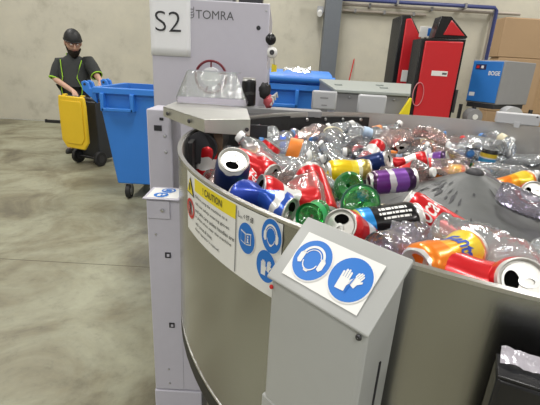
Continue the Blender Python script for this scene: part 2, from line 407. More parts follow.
seams = [R_(a) for a in (0, 62, 118, 170, 226, 262, 312, 360)]
for i in range(len(seams)-1):
    arc_panel('shell_panel', drum, seams[i]+0.0008, seams[i+1]-0.0008, DR-0.004, DR, DB, 1.198, m_steel)
arc_panel('inner_wall', drum, 0, 2*math.pi, DR-0.009, DR-0.005, 0.9, 1.198, m_steel_in, 160)
arc_panel('rim_lip', drum, 0, 2*math.pi, DR-0.0075, DR+0.0015, 1.197, 1.2025, m_steel_edge, 160)
arc_panel('seal_band', drum, 0, 2*math.pi, DR-0.03, DR+0.0015, DB-0.05, DB-0.002, m_black, 140)
arc_panel('seal_edge', drum, 0, 2*math.pi, DR-0.004, DR+0.0015, DB-0.003, DB+0.004, m_steel_edge, 140)
mb = MB(); mb.lathe([(0.001, Zf(0.93)), (DR-0.006, Zf(0.93))], 96, m_dark, False); mb.build('tub_floor', drum)
mb = MB(); mb.lathe([(DR*0.8, 0.0), (DR*0.8, Zf(0.6)-0.02), (DR-0.03, Zf(0.62))], 64, m_dark, True); mb.build('base_skirt', drum)
# cone with ridges and a capped bolt
APX = PZ(474, 180, 1.135); cone_c = Vector((0, 0, 0))
mb = MB(); prof = [(r_*KZ, Zf(z_)) for r_, z_ in [(0.02, 1.125), (0.05, 1.113), (0.25, 1.022), (0.44, 0.935), (0.46, 0.915)]]
def ridge(p):
    a = math.atan2(p.y, p.x); r = math.hypot(p.x, p.y)
    k = 1-0.035*abs(math.sin(a*3+0.4))*min(1, r/0.2)
    return Vector((p.x*k, p.y*k, p.z))
mb.lathe(prof, 72, m_cone, True, ridge); cone = mb.build('feed_cone', drum); CONE_D = Vector((-0.032, -0.01, 0)); cone.location = CONE_D
mb = MB(); mb.lathe([(r_*KZ, Zf(z_)) for r_, z_ in [(0.030, 1.112), (0.031, 1.124), (0.026, 1.132), (0.016, 1.139), (0.001, 1.142)]], 24, m_dark); mb.build('cone_cap', drum).location = CONE_D
for i in range(46):    # wet black smears on the cone sheet
    a = R_(random.uniform(175, 330)); r = random.uniform(0.10, 0.40); zc = 1.147-r*0.3305+0.0012
    mb = MB(); L = random.uniform(0.006, 0.03); W = random.uniform(0.002, 0.006); pts = []
    for q in range(10):
        t = 2*math.pi*q/10; du = math.cos(t)*L*random.uniform(0.6, 1.2); dv = math.sin(t)*W*random.uniform(0.6, 1.3); rr = r+du
        k = 1-0.035*abs(math.sin(a*3+0.4))*min(1, rr/0.2)
        zz_ = 1.1355-rr*0.4555
        pts.append((KZ*(rr*k*math.cos(a)-dv*math.sin(a)), KZ*(rr*k*math.sin(a)+dv*math.cos(a)), Zf(zz_+0.003)))
    mb.add(pts, [tuple(range(10))], m_ink); mb.build('wet_smear', cone, fixn=False)
for z in []: pass
# black rubber skirts inside the far rim, with their bolts
th0 = math.atan2(PZ(263, 122, 1.19).y-CY, PZ(263, 122, 1.19).x-CX)
arc_panel('rubber_skirt', drum, R_(101), R_(131), DR-0.024, DR-0.014, 1.05, 1.178, m_black)
for a in (104, 110.5, 117, 124):
    p = loc(cyl(R_(a), Zf(1.165), DR-0.026)); mb = MB(); mb.lathe([(0.001, 0.005), (0.006, 0.004), (0.008, 0)], 10, m_bolt); o = mb.build('bolt', drum); o.location = p
    o.rotation_euler = Vector((-math.cos(R_(a)), -math.sin(R_(a)), 0)).to_track_quat('Z', 'Y').to_euler()
arc_panel('rubber_skirt', drum, R_(131), R_(186), DR-0.03, DR-0.018, 1.0, 1.19, m_black)
# dark infeed throat under the cover: cheeks, roller and brass stop
p = PZ(204, 142, 1.17)
mb = MB(); q = loc(p); mb.tube([q+Vector((0.0, -0.04, -0.01)), q+Vector((0.02, 0.11, 0.0))], 0.042, m_black, 24); roller = mb.build('drive_roller', drum)
mb = MB(); mb.tube([q+Vector((0.0, -0.044, -0.01)), q+Vector((0, -0.036, -0.01))], 0.046, m_dark, 24); mb.build('roller_flange', roller)
mb = MB(); q = loc(PZ(218.5, 136, 1.20)); mb.box(q.x-0.012, q.x+0.012, q.y-0.01, q.y+0.01, Zf(0.98), Zf(1.24), M('brown_strip', (0.10, 0.06, 0.035), 0.6)); mb.build('brush_strip', drum)
q = loc(PZ(257, 136, 1.16)); mb = MB(); mb.box(q.x-0.05, q.x+0.035, q.y-0.004, q.y+0.004, Zf(1.06), Zf(1.205), m_dark); mb.build('throat_cheek', drum)

# small print stuck on the drum: caution board and mandatory signs (curved round the shell)
def drum_fn(eps=0.0007):
    def fn(u, v, l): return loc(cyl(u/DR, v, DR+0.0012+eps*l))
    return fn
def uv(px, py): t, z = cyl_hit(px, py); return t*DR, z
uL, zT = uv(188, 172); uR = uv(284, 222)[0]
zt, zb = RZ-0.004, RZ-0.004-0.123
sign = Print(drum_fn()); sign.rect(uL, uR, zb, zt, m_white, 0, 40); board = sign.build('caution_board', drum)
pr = Print(drum_fn())
uS = uv(238, 215)[0]; uY0 = uv(195.5, 176)[0]
LW = uS-uY0
pr.rect(uY0, uS-0.004, zt-0.0272, zt-0.0026, m_signy, 1, 14)
tw = pr.text('! CAUTION', uY0+LW*0.28, zt-0.0204, 0.0125, m_ink, 3, 0.012, width=LW*0.45)
lines = ['Before using the machine to a', 'safe use safety wearing gloves', 'and take care unless handles are', 'in place when near the machine', 'with care at all times.', "Read operator's manual."]
wid = (0.86, 0.90, 1.0, 0.95, 0.52, 0.70)
for i, t in enumerate(lines): pr.text(t, uY0+0.006, zt-0.0404-0.0134*i, 0.0072, m_ink, 2, 0.008, width=(LW-0.012)*wid[i])
pr.build('caution_text', board); pr = Print(drum_fn())
# warning triangle and prohibition ring
uT = uv(190.5, 182)[0]; tw = (uY0-uL)
cu = uL+tw*0.5
def tri(sc, zc): return [(cu-tw*0.46*sc, zc-0.0155*sc), (cu+tw*0.46*sc, zc-0.0155*sc), (cu, zc+0.0205*sc)]
pr.poly(tri(1.0, zt-0.0272), m_ink, 2); pr.poly(tri(0.80, zt-0.0272), m_signy, 3)
pr.poly([(cu-0.003, zt-0.0340), (cu+0.003, zt-0.0340), (cu+0.0035, zt-0.0187), (cu-0.0035, zt-0.0187)], m_ink, 4)
pr.build('warning_triangle', board); pr = Print(drum_fn())
pr.disc(cu, zt-0.0723, 0.0205, m_signr, 2, ru=tw*0.46/0.0205, inner=0.015); pr.disc(cu, zt-0.0629, 0.006, m_ink, 3, ru=1.0)
pr.poly([(cu-0.008, zt-0.0842), (cu+0.008, zt-0.0842), (cu+0.006, zt-0.0688), (cu-0.006, zt-0.0688)], m_ink, 3)
pr.poly([(cu-0.016, zt-0.0612), (cu-0.012, zt-0.0587), (cu+0.016, zt-0.0833), (cu+0.012, zt-0.0859)], m_signr, 4)
pr.build('prohibition_ring', board); pr = Print(drum_fn())
# noise level and three blue discs
pr.text('L', uS+0.004, zt-0.019, 0.0095, m_ink, 2, 0.01, width=0.0045); pr.text('WA', uS+0.0095, zt-0.0205, 0.0045, m_ink, 2, 0.01, width=0.006); pr.text('< 97 dB', uS+0.018, zt-0.019, 0.009, m_ink, 2, 0.01, width=0.024)
pr.rect(uS-0.0025, uS-0.0005, zb+0.004, zt-0.003, m_inkg, 2, 1)
pr.build('noise_level', board)
def pict(name, fn_icon, px, py, r, sq):
    uc, vc = uv(px, py); bf = drum_fn(); p = Print(lambda u, v, l: bf(uc+(u-uc)*sq, v, l)); fn_icon(p, uc, vc, r); p.build(name, board)
pict('book_pictogram', icon_book, 247.5, 238, 0.0255, 0.80)
pict('ear_pictogram', icon_ear, 272.5, 236, 0.0265, 0.76)
pict('glove_pictogram', icon_gloves, 267, 266, 0.026, 0.80)

def V3(*a): return Vector(a)
# ---------------- frame post beside the drum
PYF = 1.13                                  # front plane of the post
post = empty('frame_post', (-0.36, PYF, 0), 'lilac grey frame post with a sticker plate on top, left of the drum', 'post')
def pbx(n, x0, x1, y0, y1, z0, z1, m, bev=0.004, par=None): return bx(n, par or post, (x0+0.36, x1+0.36, y0, y1, z0, z1), m, bev)
PX0 = PY(148.5, 250, PYF).x; PXR = CX-DR-0.017
PT = PY(160, 199, PYF).z; PS = PY(162, 389, PYF).z
pbx('upright', PX0, PXR, 0, 0.12, PS, PT, m_lilac)
pbx('lower_plate', PX0, PX0+0.165, 0.001, 0.12, PS, Zf(DB)-0.06, m_lilac)
pbx('foot', PX0-0.002, PX0+0.167, -0.003, 0.12, 0.0, PS-0.003, m_lilac)
plate = pbx('top_plate', PX0-0.007, PXR-0.003, -0.012, 0.10, PT, PT+0.005, m_lilac, 0.002)
pr = Print(lambda a, b, l: V3(a+0.36, b, PT+0.0055+0.0005*l))
pr.rect(PX0+0.002, PXR-0.009, -0.004, 0.09, m_white, 0); sk_ = pr.build('sticker', plate)
pr = Print(lambda a, b, l: V3(a+0.36, b, PT+0.0055+0.0005*l)); icon_gloves(pr, (PX0+PXR)/2-0.012, 0.021, 0.022); pr.build('glove_pictogram', plate)
pr = Print(lambda a, b, l: V3(a+0.36, b, PT+0.0055+0.0005*l)); icon_ear(pr, (PX0+PXR)/2, 0.066, 0.022); pr.build('ear_pictogram', plate)
pl = pbx('cover_plate', PX0+0.003, PX0+0.072, -0.005, 0.0, PT-0.062, PT-0.004, m_lilac, 0.001)
def bolt(parent, p, r=0.006, d=(0, -1, 0), mat=None):
    mb = MB(); mb.lathe([(0.0005, r*0.8), (r*0.8, r*0.7), (r, r*0.3), (r, 0)], 10, mat or m_bolt); o = mb.build('bolt', parent); o.location = p
    o.rotation_euler = Vector(d).to_track_quat('Z', 'Y').to_euler(); return o
bolt(pl, (PX0+0.36+0.050, -0.006, PT-0.034), 0.006)
for (px, py, sz) in ((168, 255, 0.009), (172, 325, 0.009)):
    p = PY(px, py, PYF); pbx('clip_hole', p.x-sz, p.x+sz, -0.003, 0.002, p.z-0.009, p.z+0.009, m_ink, 0); pbx('clip_tongue', p.x-sz*0.3, p.x+sz*0.6, -0.0045, 0.0, p.z-0.004, p.z+0.005, m_lilac, 0)
for (px, py) in ((169, 369), (170, 383), (156, 234)):
    p = PY(px, py, PYF); bolt(post, (p.x+0.36, -0.001, p.z), 0.0035)
# rear upright carrying the cover
UYF = 1.45
ru = PY(148, 150, UYF); ru1 = PY(182, 150, UYF)
RT_Z = PY(150, 109, UYF).z
up = empty('rear_upright', ((ru.x+ru1.x)/2, UYF+0.04, 0), 'lilac grey rear upright below the S2 cabinet at the drum edge', 'post')
uw = (ru1.x-ru.x)/2
bx('upright', up, (-uw, uw-0.035, -0.04, 0.10, 0, RT_Z), m_lilac, 0.004)
for (px, py, sz) in ((158, 128, 0.014), (161.5, 119, 0.007)):
    p = PY(px, py, UYF); bx('slot', up, (p.x-up.location.x-sz, p.x-up.location.x+sz, -0.0425, -0.038, p.z-sz*0.7, p.z+sz*0.7), m_ink, 0)
for (px, py) in ((165, 136), (166, 152)):
    p = PY(px, py, UYF); bolt(up, (p.x-up.location.x, -0.041, p.z), 0.006)

# ---------------- steel cover deck over the throat
ZD = 1.262; ZC = Zf(ZD)
A_ = PZ(163, 106.5, ZD); B_ = PZ(204.5, 119.5, ZD); C_ = PZ(250.5, 119.5, ZD); D_ = PZ(247, 108.5, ZD); E_ = PZ(180, 100, ZD)
deck = empty('infeed_cover', (B_.x, B_.y, ZC), 'bent steel cover deck over the drum infeed at left', 'cover'); dl = lambda p: Vector(p)-deck.location
mb = MB(); mb.prism([dl(p) for p in (A_, B_, C_, D_, E_)], (0, 0, -0.004), m_galv); mb.build('top_sheet', deck, 0.001)
def flange(p, q, h0, h1):
    n = (q-p).cross(Vector((0, 0, 1))).normalized()*0.004; mb = MB()
    pts = [p-Vector((0, 0, h0)), q-Vector((0, 0, h1)), q-Vector((0, 0, h1))-n, p-Vector((0, 0, h0))-n, p, q, q-n, p-n]
    mb.hexa([dl(x) for x in pts], m_galv); return mb.build('flange', deck, 0.001)
f1 = flange(A_, B_, 0.032, 0.036); f2 = flange(B_, C_, 0.036, 0.046)
nn = (B_-A_).cross(Vector((0, 0, 1))).normalized()
for t in (0.16, 0.70): bolt(f1, dl(A_.lerp(B_, t))+nn*0.003-Vector((0, 0, 0.017)), 0.0065, nn, m_dark)
bolt(f2, dl(B_.lerp(C_, 0.93))+Vector((0, -0.003, -0.028)), 0.006, (0, -1, 0), m_dark)
# clear acrylic hood on the deck
HB0 = PZ(179, 102, ZD+0.004); HB1 = PZ(245, 107.5, ZD+0.004)
yt = HB0.y+0.02
HT0 = PY(188, 71, yt); HT1 = PY(236, 73, yt); HT1.z = HT0.z
hood = empty('acrylic_hood', (HB0.x, HB0.y, ZC), 'clear folded acrylic hood standing on the steel cover', 'hood'); hl = lambda p: Vector(p)-hood.location
HB1 = Vector((HB1.x, HB0.y-0.02, ZC+0.004)); HB0 = Vector((HB0.x, HB0.y-0.02, ZC+0.004))
def sheet(name, a, b, c, d, mat, t=0.004):
    n = (b-a).cross(d-a).normalized()*t; mb = MB(); mb.hexa([hl(x) for x in (a, b, b+n, a+n, d, c, c+n, d+n)], mat); return mb.build(name, hood)
Mz = Vector((0, 0, 0.022))
sheet('front_sheet', HB0+Mz, HB1+Mz, HT1, HT0, m_acry)
sheet('lower_lip', HB0, HB1, HB1+Mz, HB0+Mz, m_film)
bk0 = Vector((HT0.x-0.01, HB0.y+0.13, HT0.z)); bk1 = Vector((HT1.x+0.01, HB0.y+0.13, HT1.z))
sheet('top_sheet', HT0, HT1, bk1, bk0, m_acry)
sheet('side_sheet', HB0, HB0+Mz, HT0, Vector((HB0.x, HB0.y+0.13, ZC+0.004)), m_acry); sheet('side_sheet', HB1, HB1+Mz, HT1, Vector((HB1.x, HB0.y+0.13, ZC+0.004)), m_acry)

# ---------------- S2 cabinet
CBY = 2.0
xl = PY(152.5, 60, CBY).x; xr = PY(267.5, 60, CBY).x; ctop = PY(230, 1.5, CBY).z
cab = empty('sorter_cabinet', ((xl+xr)/2, CBY, 0), 'tall lilac grey sorter cabinet marked S2 behind the drum', 'cabinet')
cw = (xr-xl)/2
bx('body', cab, (-cw, cw, 0.02, 0.75, 0.0, ctop-0.005), m_lilac, 0.006)
bx('front_door', cab, (-cw, cw, -0.004, 0.02, 1.0, ctop), m_lilac, 0.004)
cl = lambda p: Vector(p)-cab.location
mb = MB(); q = cl(PY(258.5, 28, CBY)); mb.lathe([(0.001, 0.004), (0.008, 0.004), (0.010, 0)], 14, m_ink); o = mb.build('door_lock', cab); o.location = (q.x, -0.004, q.z); o.rotation_euler = (R_(90), 0, 0)
bolt(cab, (cl(PY(269, 10, CBY)).x-0.012, -0.004, ctop-0.03), 0.004)
pr = Print(lambda a, b, l: Vector((a, -0.0045-0.0006*l, b)))
q0 = cl(PY(196, 18.5, CBY)); q1 = cl(PY(234, 18.5, CBY)); hh = 0.036
pr.text('TOMRA', q0.x, q0.z, hh, m_inkg, 1, 0.0, width=q1.x-q0.x)
lx = q0.x-0.020; lz = q0.z
for dz in (0.0, 0.024):
    pr.disc(lx, lz+0.012+dz*0.95, 0.0125, m_inkg, 1, inner=0.0095, a0=180, a1=360); pr.rect(lx-0.0125, lx-0.0095, lz+0.012+dz, lz+0.024+dz, m_inkg, 1); pr.rect(lx+0.0095, lx+0.0125, lz+0.012+dz, lz+0.024+dz, m_inkg, 1)
    pr.rect(lx-0.0125, lx+0.0125, lz+0.012+dz, lz+0.015+dz, m_inkg, 1)
pr.build('maker_lettering', cab)
bx('top_box', cab, (cl(PY(238, 0, CBY)).x, cl(PY(262, 0, CBY)).x, 0.03, 0.18, ctop-0.005, ctop+0.08), m_dark, 0.004)
bx('top_box', cab, (cl(PY(205, 0, CBY)).x, cl(PY(232, 0, CBY)).x, 0.03, 0.2, ctop-0.005, ctop+0.05), m_greyd, 0.004)
# paper sheet
p00 = cl(PY(153, 55, CBY)); p10 = cl(PY(189.5, 58, CBY)); p11 = cl(PY(188, -5, CBY)); p01 = cl(PY(148, -5, CBY))
u = Vector((p10.x-p00.x, 0, p10.z-p00.z)); sheet_o = empty('paper_sheet', (cab.location.x+p00.x, CBY-0.006, p00.z), 'white paper sheet printed S2 taped to the sorter cabinet', 'paper sheet')
W = 0.186; H = 0.30; ang = R_(1.0)
mb = MB(); n = 8; vs = []; fs = []
for i in range(n+1):
    for j in range(n+1): vs.append((-0.005+W*i/n, -0.0015-0.002*math.sin(i*0.7)*(j/n)-0.0012*(1-j/n)**3, H*j/n))
for i in range(n):
    for j in range(n): a = i*(n+1)+j; fs.append((a, a+n+1, a+n+2, a+1))
mb.add(vs, fs, m_paper, False); so = mb.build('sheet', sheet_o); so.modifiers.new('s', 'SOLIDIFY').thickness = 0.0004
pr = Print(lambda a, b, l: Vector((a, -0.0055-0.0003*l, b))); z0 = PY(172, 30.5, CBY).z-p00.z
pr.text('S2', W*0.13-0.005, z0-0.006, 0.085, m_ink, 1, -0.012, width=0.118); pr.build('lettering', so)
# reel behind the hood on a cabinet bracket
q = PY(211, 77, CBY-0.03); reel = empty('hose_reel', q, 'dark red hose reel on the cabinet front behind the acrylic hood', 'reel')
m_dred = M('dark_red_plastic', (0.16, 0.01, 0.02), 0.35)
mb = MB(); mb.tube([(0.072*math.cos(a*math.pi/18), 0, 0.072*math.sin(a*math.pi/18)) for a in range(36)], 0.006, m_dred, 8, True); mb.build('rim', reel)
mb = MB(); mb.tube([(0, -0.012, 0), (0, 0.026, 0)], 0.044, m_paper, 24); mb.build('hub', reel)
for a in (20, 90, 160, 250, 320): mb = MB(); mb.tube([(0.04*math.cos(R_(a)), 0, 0.04*math.sin(R_(a))), (0.07*math.cos(R_(a)), 0, 0.07*math.sin(R_(a)))], 0.004, m_dred, 6); mb.build('spoke', reel)
# isolators on the right flank of the cabinet
def isolator(px, py, mat, label, ring):
    q = PY(px, py, CBY+0.02); o = empty('isolator_knob', (xr+0.0, q.y, q.z), label, 'knob')
    mb = MB(); mb.box(0, q.x-xr, 0.0, 0.03, -0.02, 0.02, m_greyl); mb.build('mount', o, 0.003)
    mb = MB(); mb.lathe([(0.001, 0.03), (0.020, 0.028), (0.026, 0.02), (0.026, 0)], 24, mat); b = mb.build('knob', o); b.location = (q.x-xr, 0, 0); b.rotation_euler = (R_(90), 0, 0)
    if ring: mb = MB(); mb.lathe([(0.001, 0.034), (0.010, 0.034), (0.012, 0.028)], 16, m_dark); c = mb.build('centre', o); c.location = (q.x-xr, 0, 0); c.rotation_euler = (R_(90), 0, 0)
    return o
isolator(270.5, 39.5, m_blackg, 'black isolator knob on the right flank of the S2 cabinet', False)
iso = isolator(272, 52.5, m_white, 'white ring isolator knob on the right flank of the S2 cabinet', True)
q = PY(274, 68, CBY+0.02); tg = empty('yellow_tag', q, 'yellow safety tag hanging below the white isolator knob', 'tag')
mb = MB(); mb.prism([(-0.014, 0, -0.02), (0.014, 0, -0.016), (0.012, 0, 0.014), (-0.010, 0, 0.018)], (0, 0.003, 0), m_signy); mb.build('tag_plate', tg)
mb = MB(); mb.tube([(0, 0, 0.014), (-0.004, 0.002, 0.05), (-0.006, 0.0, 0.075)], 0.0015, m_dark, 6); mb.build('cord', tg)

# ---------------- front control box on the rim
CBZ = 0.72
TL = PZ(310, 219.5, 1.222); TRr = PZ(410, 261, 1.222)
ud = (TRr-TL); BWD = ud.length; ud.normalize(); ud.z = 0; ud.normalize(); od = Vector((ud.y, -ud.x, 0))
if od.dot(Vector((0, -1, 0))) < 0: od = -od
cbx = empty('control_box', TL.copy(), 'grey sloped metal box on the drum rim with ear and glove stickers', 'control box')
cbx.location.z = CBZ
d_out, drop = 0.064, 0.063
zt_ = TL.z-CBZ
def cb(u, o_, z): return ud*u + od*o_ + Vector((0, 0, z))
W_ = BWD
prof = [(0.0, zt_), (d_out, zt_-drop), (d_out, 0.0), (-0.0, 0.0)]
mb = MB()
for a, b in ((0, W_),):
    P1 = [cb(a, o_, z) for o_, z in prof]; mb.prism(P1, ud*(b-a), m_grey)
body = mb.build('housing', cbx, 0.006)
mb = MB(); P1 = [cb(-0.004, o_, z) for o_, z in ((-0.0, zt_+0.003), (d_out+0.003, zt_-drop+0.003), (d_out+0.003, zt_-drop-0.0), (0, zt_-0.004))]; mb.prism(P1, ud*(W_+0.008), m_grey); lid = mb.build('sloped_lid', cbx, 0.002)
bx_ = MB(); P1 = [cb(W_, o_, z) for o_, z in ((0.025, zt_-0.115), (0.028, zt_-0.115), (0.028, zt_-0.30), (0.025, zt_-0.30))]; bx_.prism(P1, ud*0.0012, m_ink); bx_.build('side_slot', cbx)
bolt(cbx, cb(W_-0.006, d_out+0.003, zt_-drop-0.004), 0.0035, od, m_dark)
bolt(cbx, cb(W_+0.001, 0.025, zt_-0.225), 0.005, ud, m_bolt)
bolt(cbx, cb(0.004, d_out+0.001, zt_-drop-0.01), 0.003, od, m_signr)
mb = MB(); P1 = [cb(-0.003, o_, z) for o_, z in ((0.0, zt_-0.245), (d_out+0.001, zt_-0.245), (d_out+0.001, 0.0), (0.0, 0.0))]; mb.prism(P1, ud*(W_+0.006), m_grey); mb.build('lower_housing', cbx, 0.003)
sd = (od*d_out+Vector((0, 0, -drop))).normalized(); nrm = ud.cross(-sd).normalized(); SL = math.hypot(d_out, drop)
if nrm.dot(od) < 0: nrm = -nrm
org = cb(0, d_out+0.003, zt_-drop+0.003)
pr = Print(lambda a, b, l: org+ud*a-sd*b+nrm*(0.0012+0.0006*l))
s0, s1 = W_*0.10, W_*0.88
pr.rect(s0, s1, SL*0.13, SL*0.81, m_white, 0); cfn = pr.fn; pr.build('sticker', lid)
rr = (s1-s0)*0.235; pr = Print(cfn); icon_ear(pr, s0+(s1-s0)*0.25, SL*0.47, rr); pr.build('ear_pictogram', lid)
pr = Print(cfn); icon_gloves(pr, s0+(s1-s0)*0.755, SL*0.47, rr); pr.build('glove_pictogram', lid)

# ---------------- black housing at the lower right with a scrap of film
def cyl_t(px, py):
    th, z = cyl_hit(px, py); return (cyl(th, z, DR)-O).length
b0 = PD(497, 350, cyl_t(497, 350)-0.045); tb_ = cyl_hit(497, 352)[0]
bh = empty('scanner_housing', (b0.x, b0.y, 0.0), 'glossy black housing at lower right in front of the drum wall', 'housing')
ux = Vector((-math.sin(tb_), math.cos(tb_), 0))
if ux.x < 0: ux = -ux
ux = ux; oy = Vector((ux.y, -ux.x, 0)); oy = oy if oy.y < 0 else -oy
zb_ = b0.z
mb = MB(); P1 = [Vector((0, 0, 0))+oy*0.0, ux*0.13, ux*0.13+oy*0.035, oy*0.035]; mb.prism([p+Vector((0, 0, 0.0)) for p in P1], (0, 0, zb_-0.006), m_blackg); mb.build('housing', bh, 0.004)
mb = MB(); mb.prism([p+Vector((0, 0, zb_-0.006)) for p in P1], (0, 0, 0.003), m_blackg); mb.build('top_plate', bh, 0.001)
fl = empty('film_scrap', (b0.x, b0.y, zb_-0.003), 'crumpled scrap of whitish plastic film on top of the black housing', 'film')
mb = MB(); vs = []; fs = []; n = 12
for i in range(n+1):
    for j in range(6):
        u_ = 0.002+0.046*i/n; v_ = 0.002+0.016*j/5
        p = ux*u_+oy*v_; p.z = 0.002+0.006*abs(noise.noise(Vector((i*0.35, j*0.5, 3))))+0.008*(1-j/5); vs.append(p)
for i in range(n):
    for j in range(5): a = i*6+j; fs.append((a, a+6, a+7, a+1))
mb.add(vs, fs, m_film, False); mb.build('crumpled_film', fl)

# ---------------- grey box clipped on the far rim
q = PZ(514, 126, 1.204); a = math.atan2(q.y-CY, q.x-CX)
rbx = empty('rim_box', cyl(a, RZ+0.004, DR-0.004), 'small pale grey box sitting on the far rim of the drum', 'box'); rbx.rotation_euler = (0, 0, a-R_(90))
rbx.rotation_euler.z += R_(12)
bx('casing', rbx, (-0.086, 0.086, -0.025, 0.04, 0, 0.047), m_greyl, 0.004); bx('clamp', rbx, (-0.012, 0.012, -0.028, -0.024, -0.014, 0.012), m_greyl, 0.001)
bolt(rbx, (0.07, -0.031, 0.04), 0.004, (0, -1, 0), m_dark)

# ---------------- dark can and glove on the machine shelf behind the rim
shelf_y = 2.16
# ================================================================== CANS AND BOTTLES
def canmat(name, stops, interp='CONSTANT', rough=0.28, metal=0.35, swirl=0.0):
    """printed can: colour bands along the can's height, slightly warped"""
    if name in MATS: return MATS[name]
    m, nt, b = _nodes(name); L = nt.links.new
    tc = N(nt, 'ShaderNodeTexCoord'); sx = N(nt, 'ShaderNodeSeparateXYZ'); L(tc.outputs['Object'], sx.inputs[0])
    z = N(nt, 'ShaderNodeMath', operation='MULTIPLY'); z.inputs[1].default_value = 1/0.128; L(sx.outputs[2], z.inputs[0]); out = z.outputs[0]
    if swirl:
        nz = N(nt, 'ShaderNodeTexNoise', Scale=22.0, Detail=2.0); L(tc.outputs['Object'], nz.inputs['Vector'])
        ad = N(nt, 'ShaderNodeMath', operation='MULTIPLY_ADD'); ad.inputs[1].default_value = swirl; L(nz.outputs[0], ad.inputs[0]); L(out, ad.inputs[2])
        s2 = N(nt, 'ShaderNodeMath', operation='SUBTRACT'); s2.inputs[1].default_value = swirl*0.5; L(ad.outputs[0], s2.inputs[0]); out = s2.outputs[0]
    r = ramp(nt, stops, interp); L(out, r.inputs[0]); L(r.outputs[0], b.inputs['Base Color'])
    b.inputs['Roughness'].default_value = rough; b.inputs['Metallic'].default_value = metal; b.inputs['Coat Weight'].default_value = 0.3
    MATS[name] = m; return m
RED = (0.62, 0.012, 0.018); WHT = (0.85, 0.85, 0.83); SIL = (0.68, 0.68, 0.67)
CM = {
 'navy': canmat('can_navy', [(0, SIL), (0.05, (0.010, 0.022, 0.10)), (0.60, (0.012, 0.035, 0.16)), (0.85, (0.014, 0.03, 0.13)), (0.93, SIL)], swirl=0.2),
 'red': canmat('can_red', [(0, SIL), (0.045, RED), (0.925, SIL)]),
 'redw': canmat('can_red_white', [(0, SIL), (0.045, RED), (0.35, WHT), (0.62, RED), (0.925, SIL)], swirl=0.25),
 'blue': canmat('can_blue_white', [(0, SIL), (0.05, (0.02, 0.06, 0.42)), (0.45, (0.02, 0.09, 0.50)), (0.68, WHT), (0.80, (0.03, 0.10, 0.5)), (0.925, SIL)], swirl=0.35),
 'yellow': canmat('can_yellow', [(0, SIL), (0.05, (0.85, 0.60, 0.01)), (0.50, (0.88, 0.70, 0.05)), (0.66, (0.72, 0.70, 0.5)), (0.74, (0.38, 0.30, 0.06)), (0.925, SIL)], swirl=0.12),
 'purple': canmat('can_purple', [(0, SIL), (0.05, (0.05, 0.008, 0.05)), (0.14, (0.13, 0.02, 0.20)), (0.38, (0.65, 0.62, 0.66)), (0.50, (0.20, 0.06, 0.36)), (0.78, (0.04, 0.01, 0.06)), (0.925, SIL)], swirl=0.20),
 'black': canmat('can_black', [(0, SIL), (0.05, (0.65, 0.60, 0.12)), (0.10, (0.02, 0.25, 0.65)), (0.26, (0.008, 0.008, 0.010)), (0.90, SIL)], swirl=0.10),
 'orange': canmat('can_orange', [(0, SIL), (0.03, (0.88, 0.23, 0.015)), (0.32, (0.90, 0.42, 0.02)), (0.46, (0.90, 0.70, 0.05)), (0.70, (0.92, 0.66, 0.03)), (0.82, (0.85, 0.20, 0.01)), (0.95, SIL)], swirl=0.22),
 'stripe': canmat('can_stripe', [(0, (0.02, 0.22, 0.5)), (0.55, (0.06, 0.38, 0.72)), (0.68, WHT), (0.72, (0.85, 0.62, 0.05)), (0.84, (0.02, 0.02, 0.02))]),
 'silver': canmat('can_silver', [(0, SIL), (0.05, (0.62, 0.64, 0.70)), (0.40, (0.06, 0.10, 0.38)), (0.52, (0.70, 0.70, 0.72)), (0.925, SIL)], swirl=0.3),
 'green': canmat('can_green', [(0, SIL), (0.05, (0.02, 0.30, 0.06)), (0.55, (0.03, 0.42, 0.08)), (0.8, WHT), (0.925, SIL)], swirl=0.2),
}
def dent_fn(seed, amt):
    rs = random.Random(seed); ax = rs.uniform(0, 6.28); zc = rs.uniform(0.045, 0.085); bend = rs.uniform(-1, 1)*amt*0.5
    def fn(p):
        if amt == 0: return p
        x, y, z = p; d = math.exp(-((z-zc)/0.028)**2)
        ca, sa = math.cos(ax), math.sin(ax); u = x*ca+y*sa; v = -x*sa+y*ca
        nn_ = noise.noise(Vector((x*38+seed, y*38, z*38)))
        u *= 1-0.62*amt*d; v *= 1+0.16*amt*d
        k = 1+0.22*amt*nn_*d
        u = u*k+bend*(z-0.064)**2*5; v *= k
        return Vector((u*ca-v*sa, u*sa+v*ca, z*(1-0.12*amt)+0.012*amt*nn_*d))
    return fn
_cm = {}
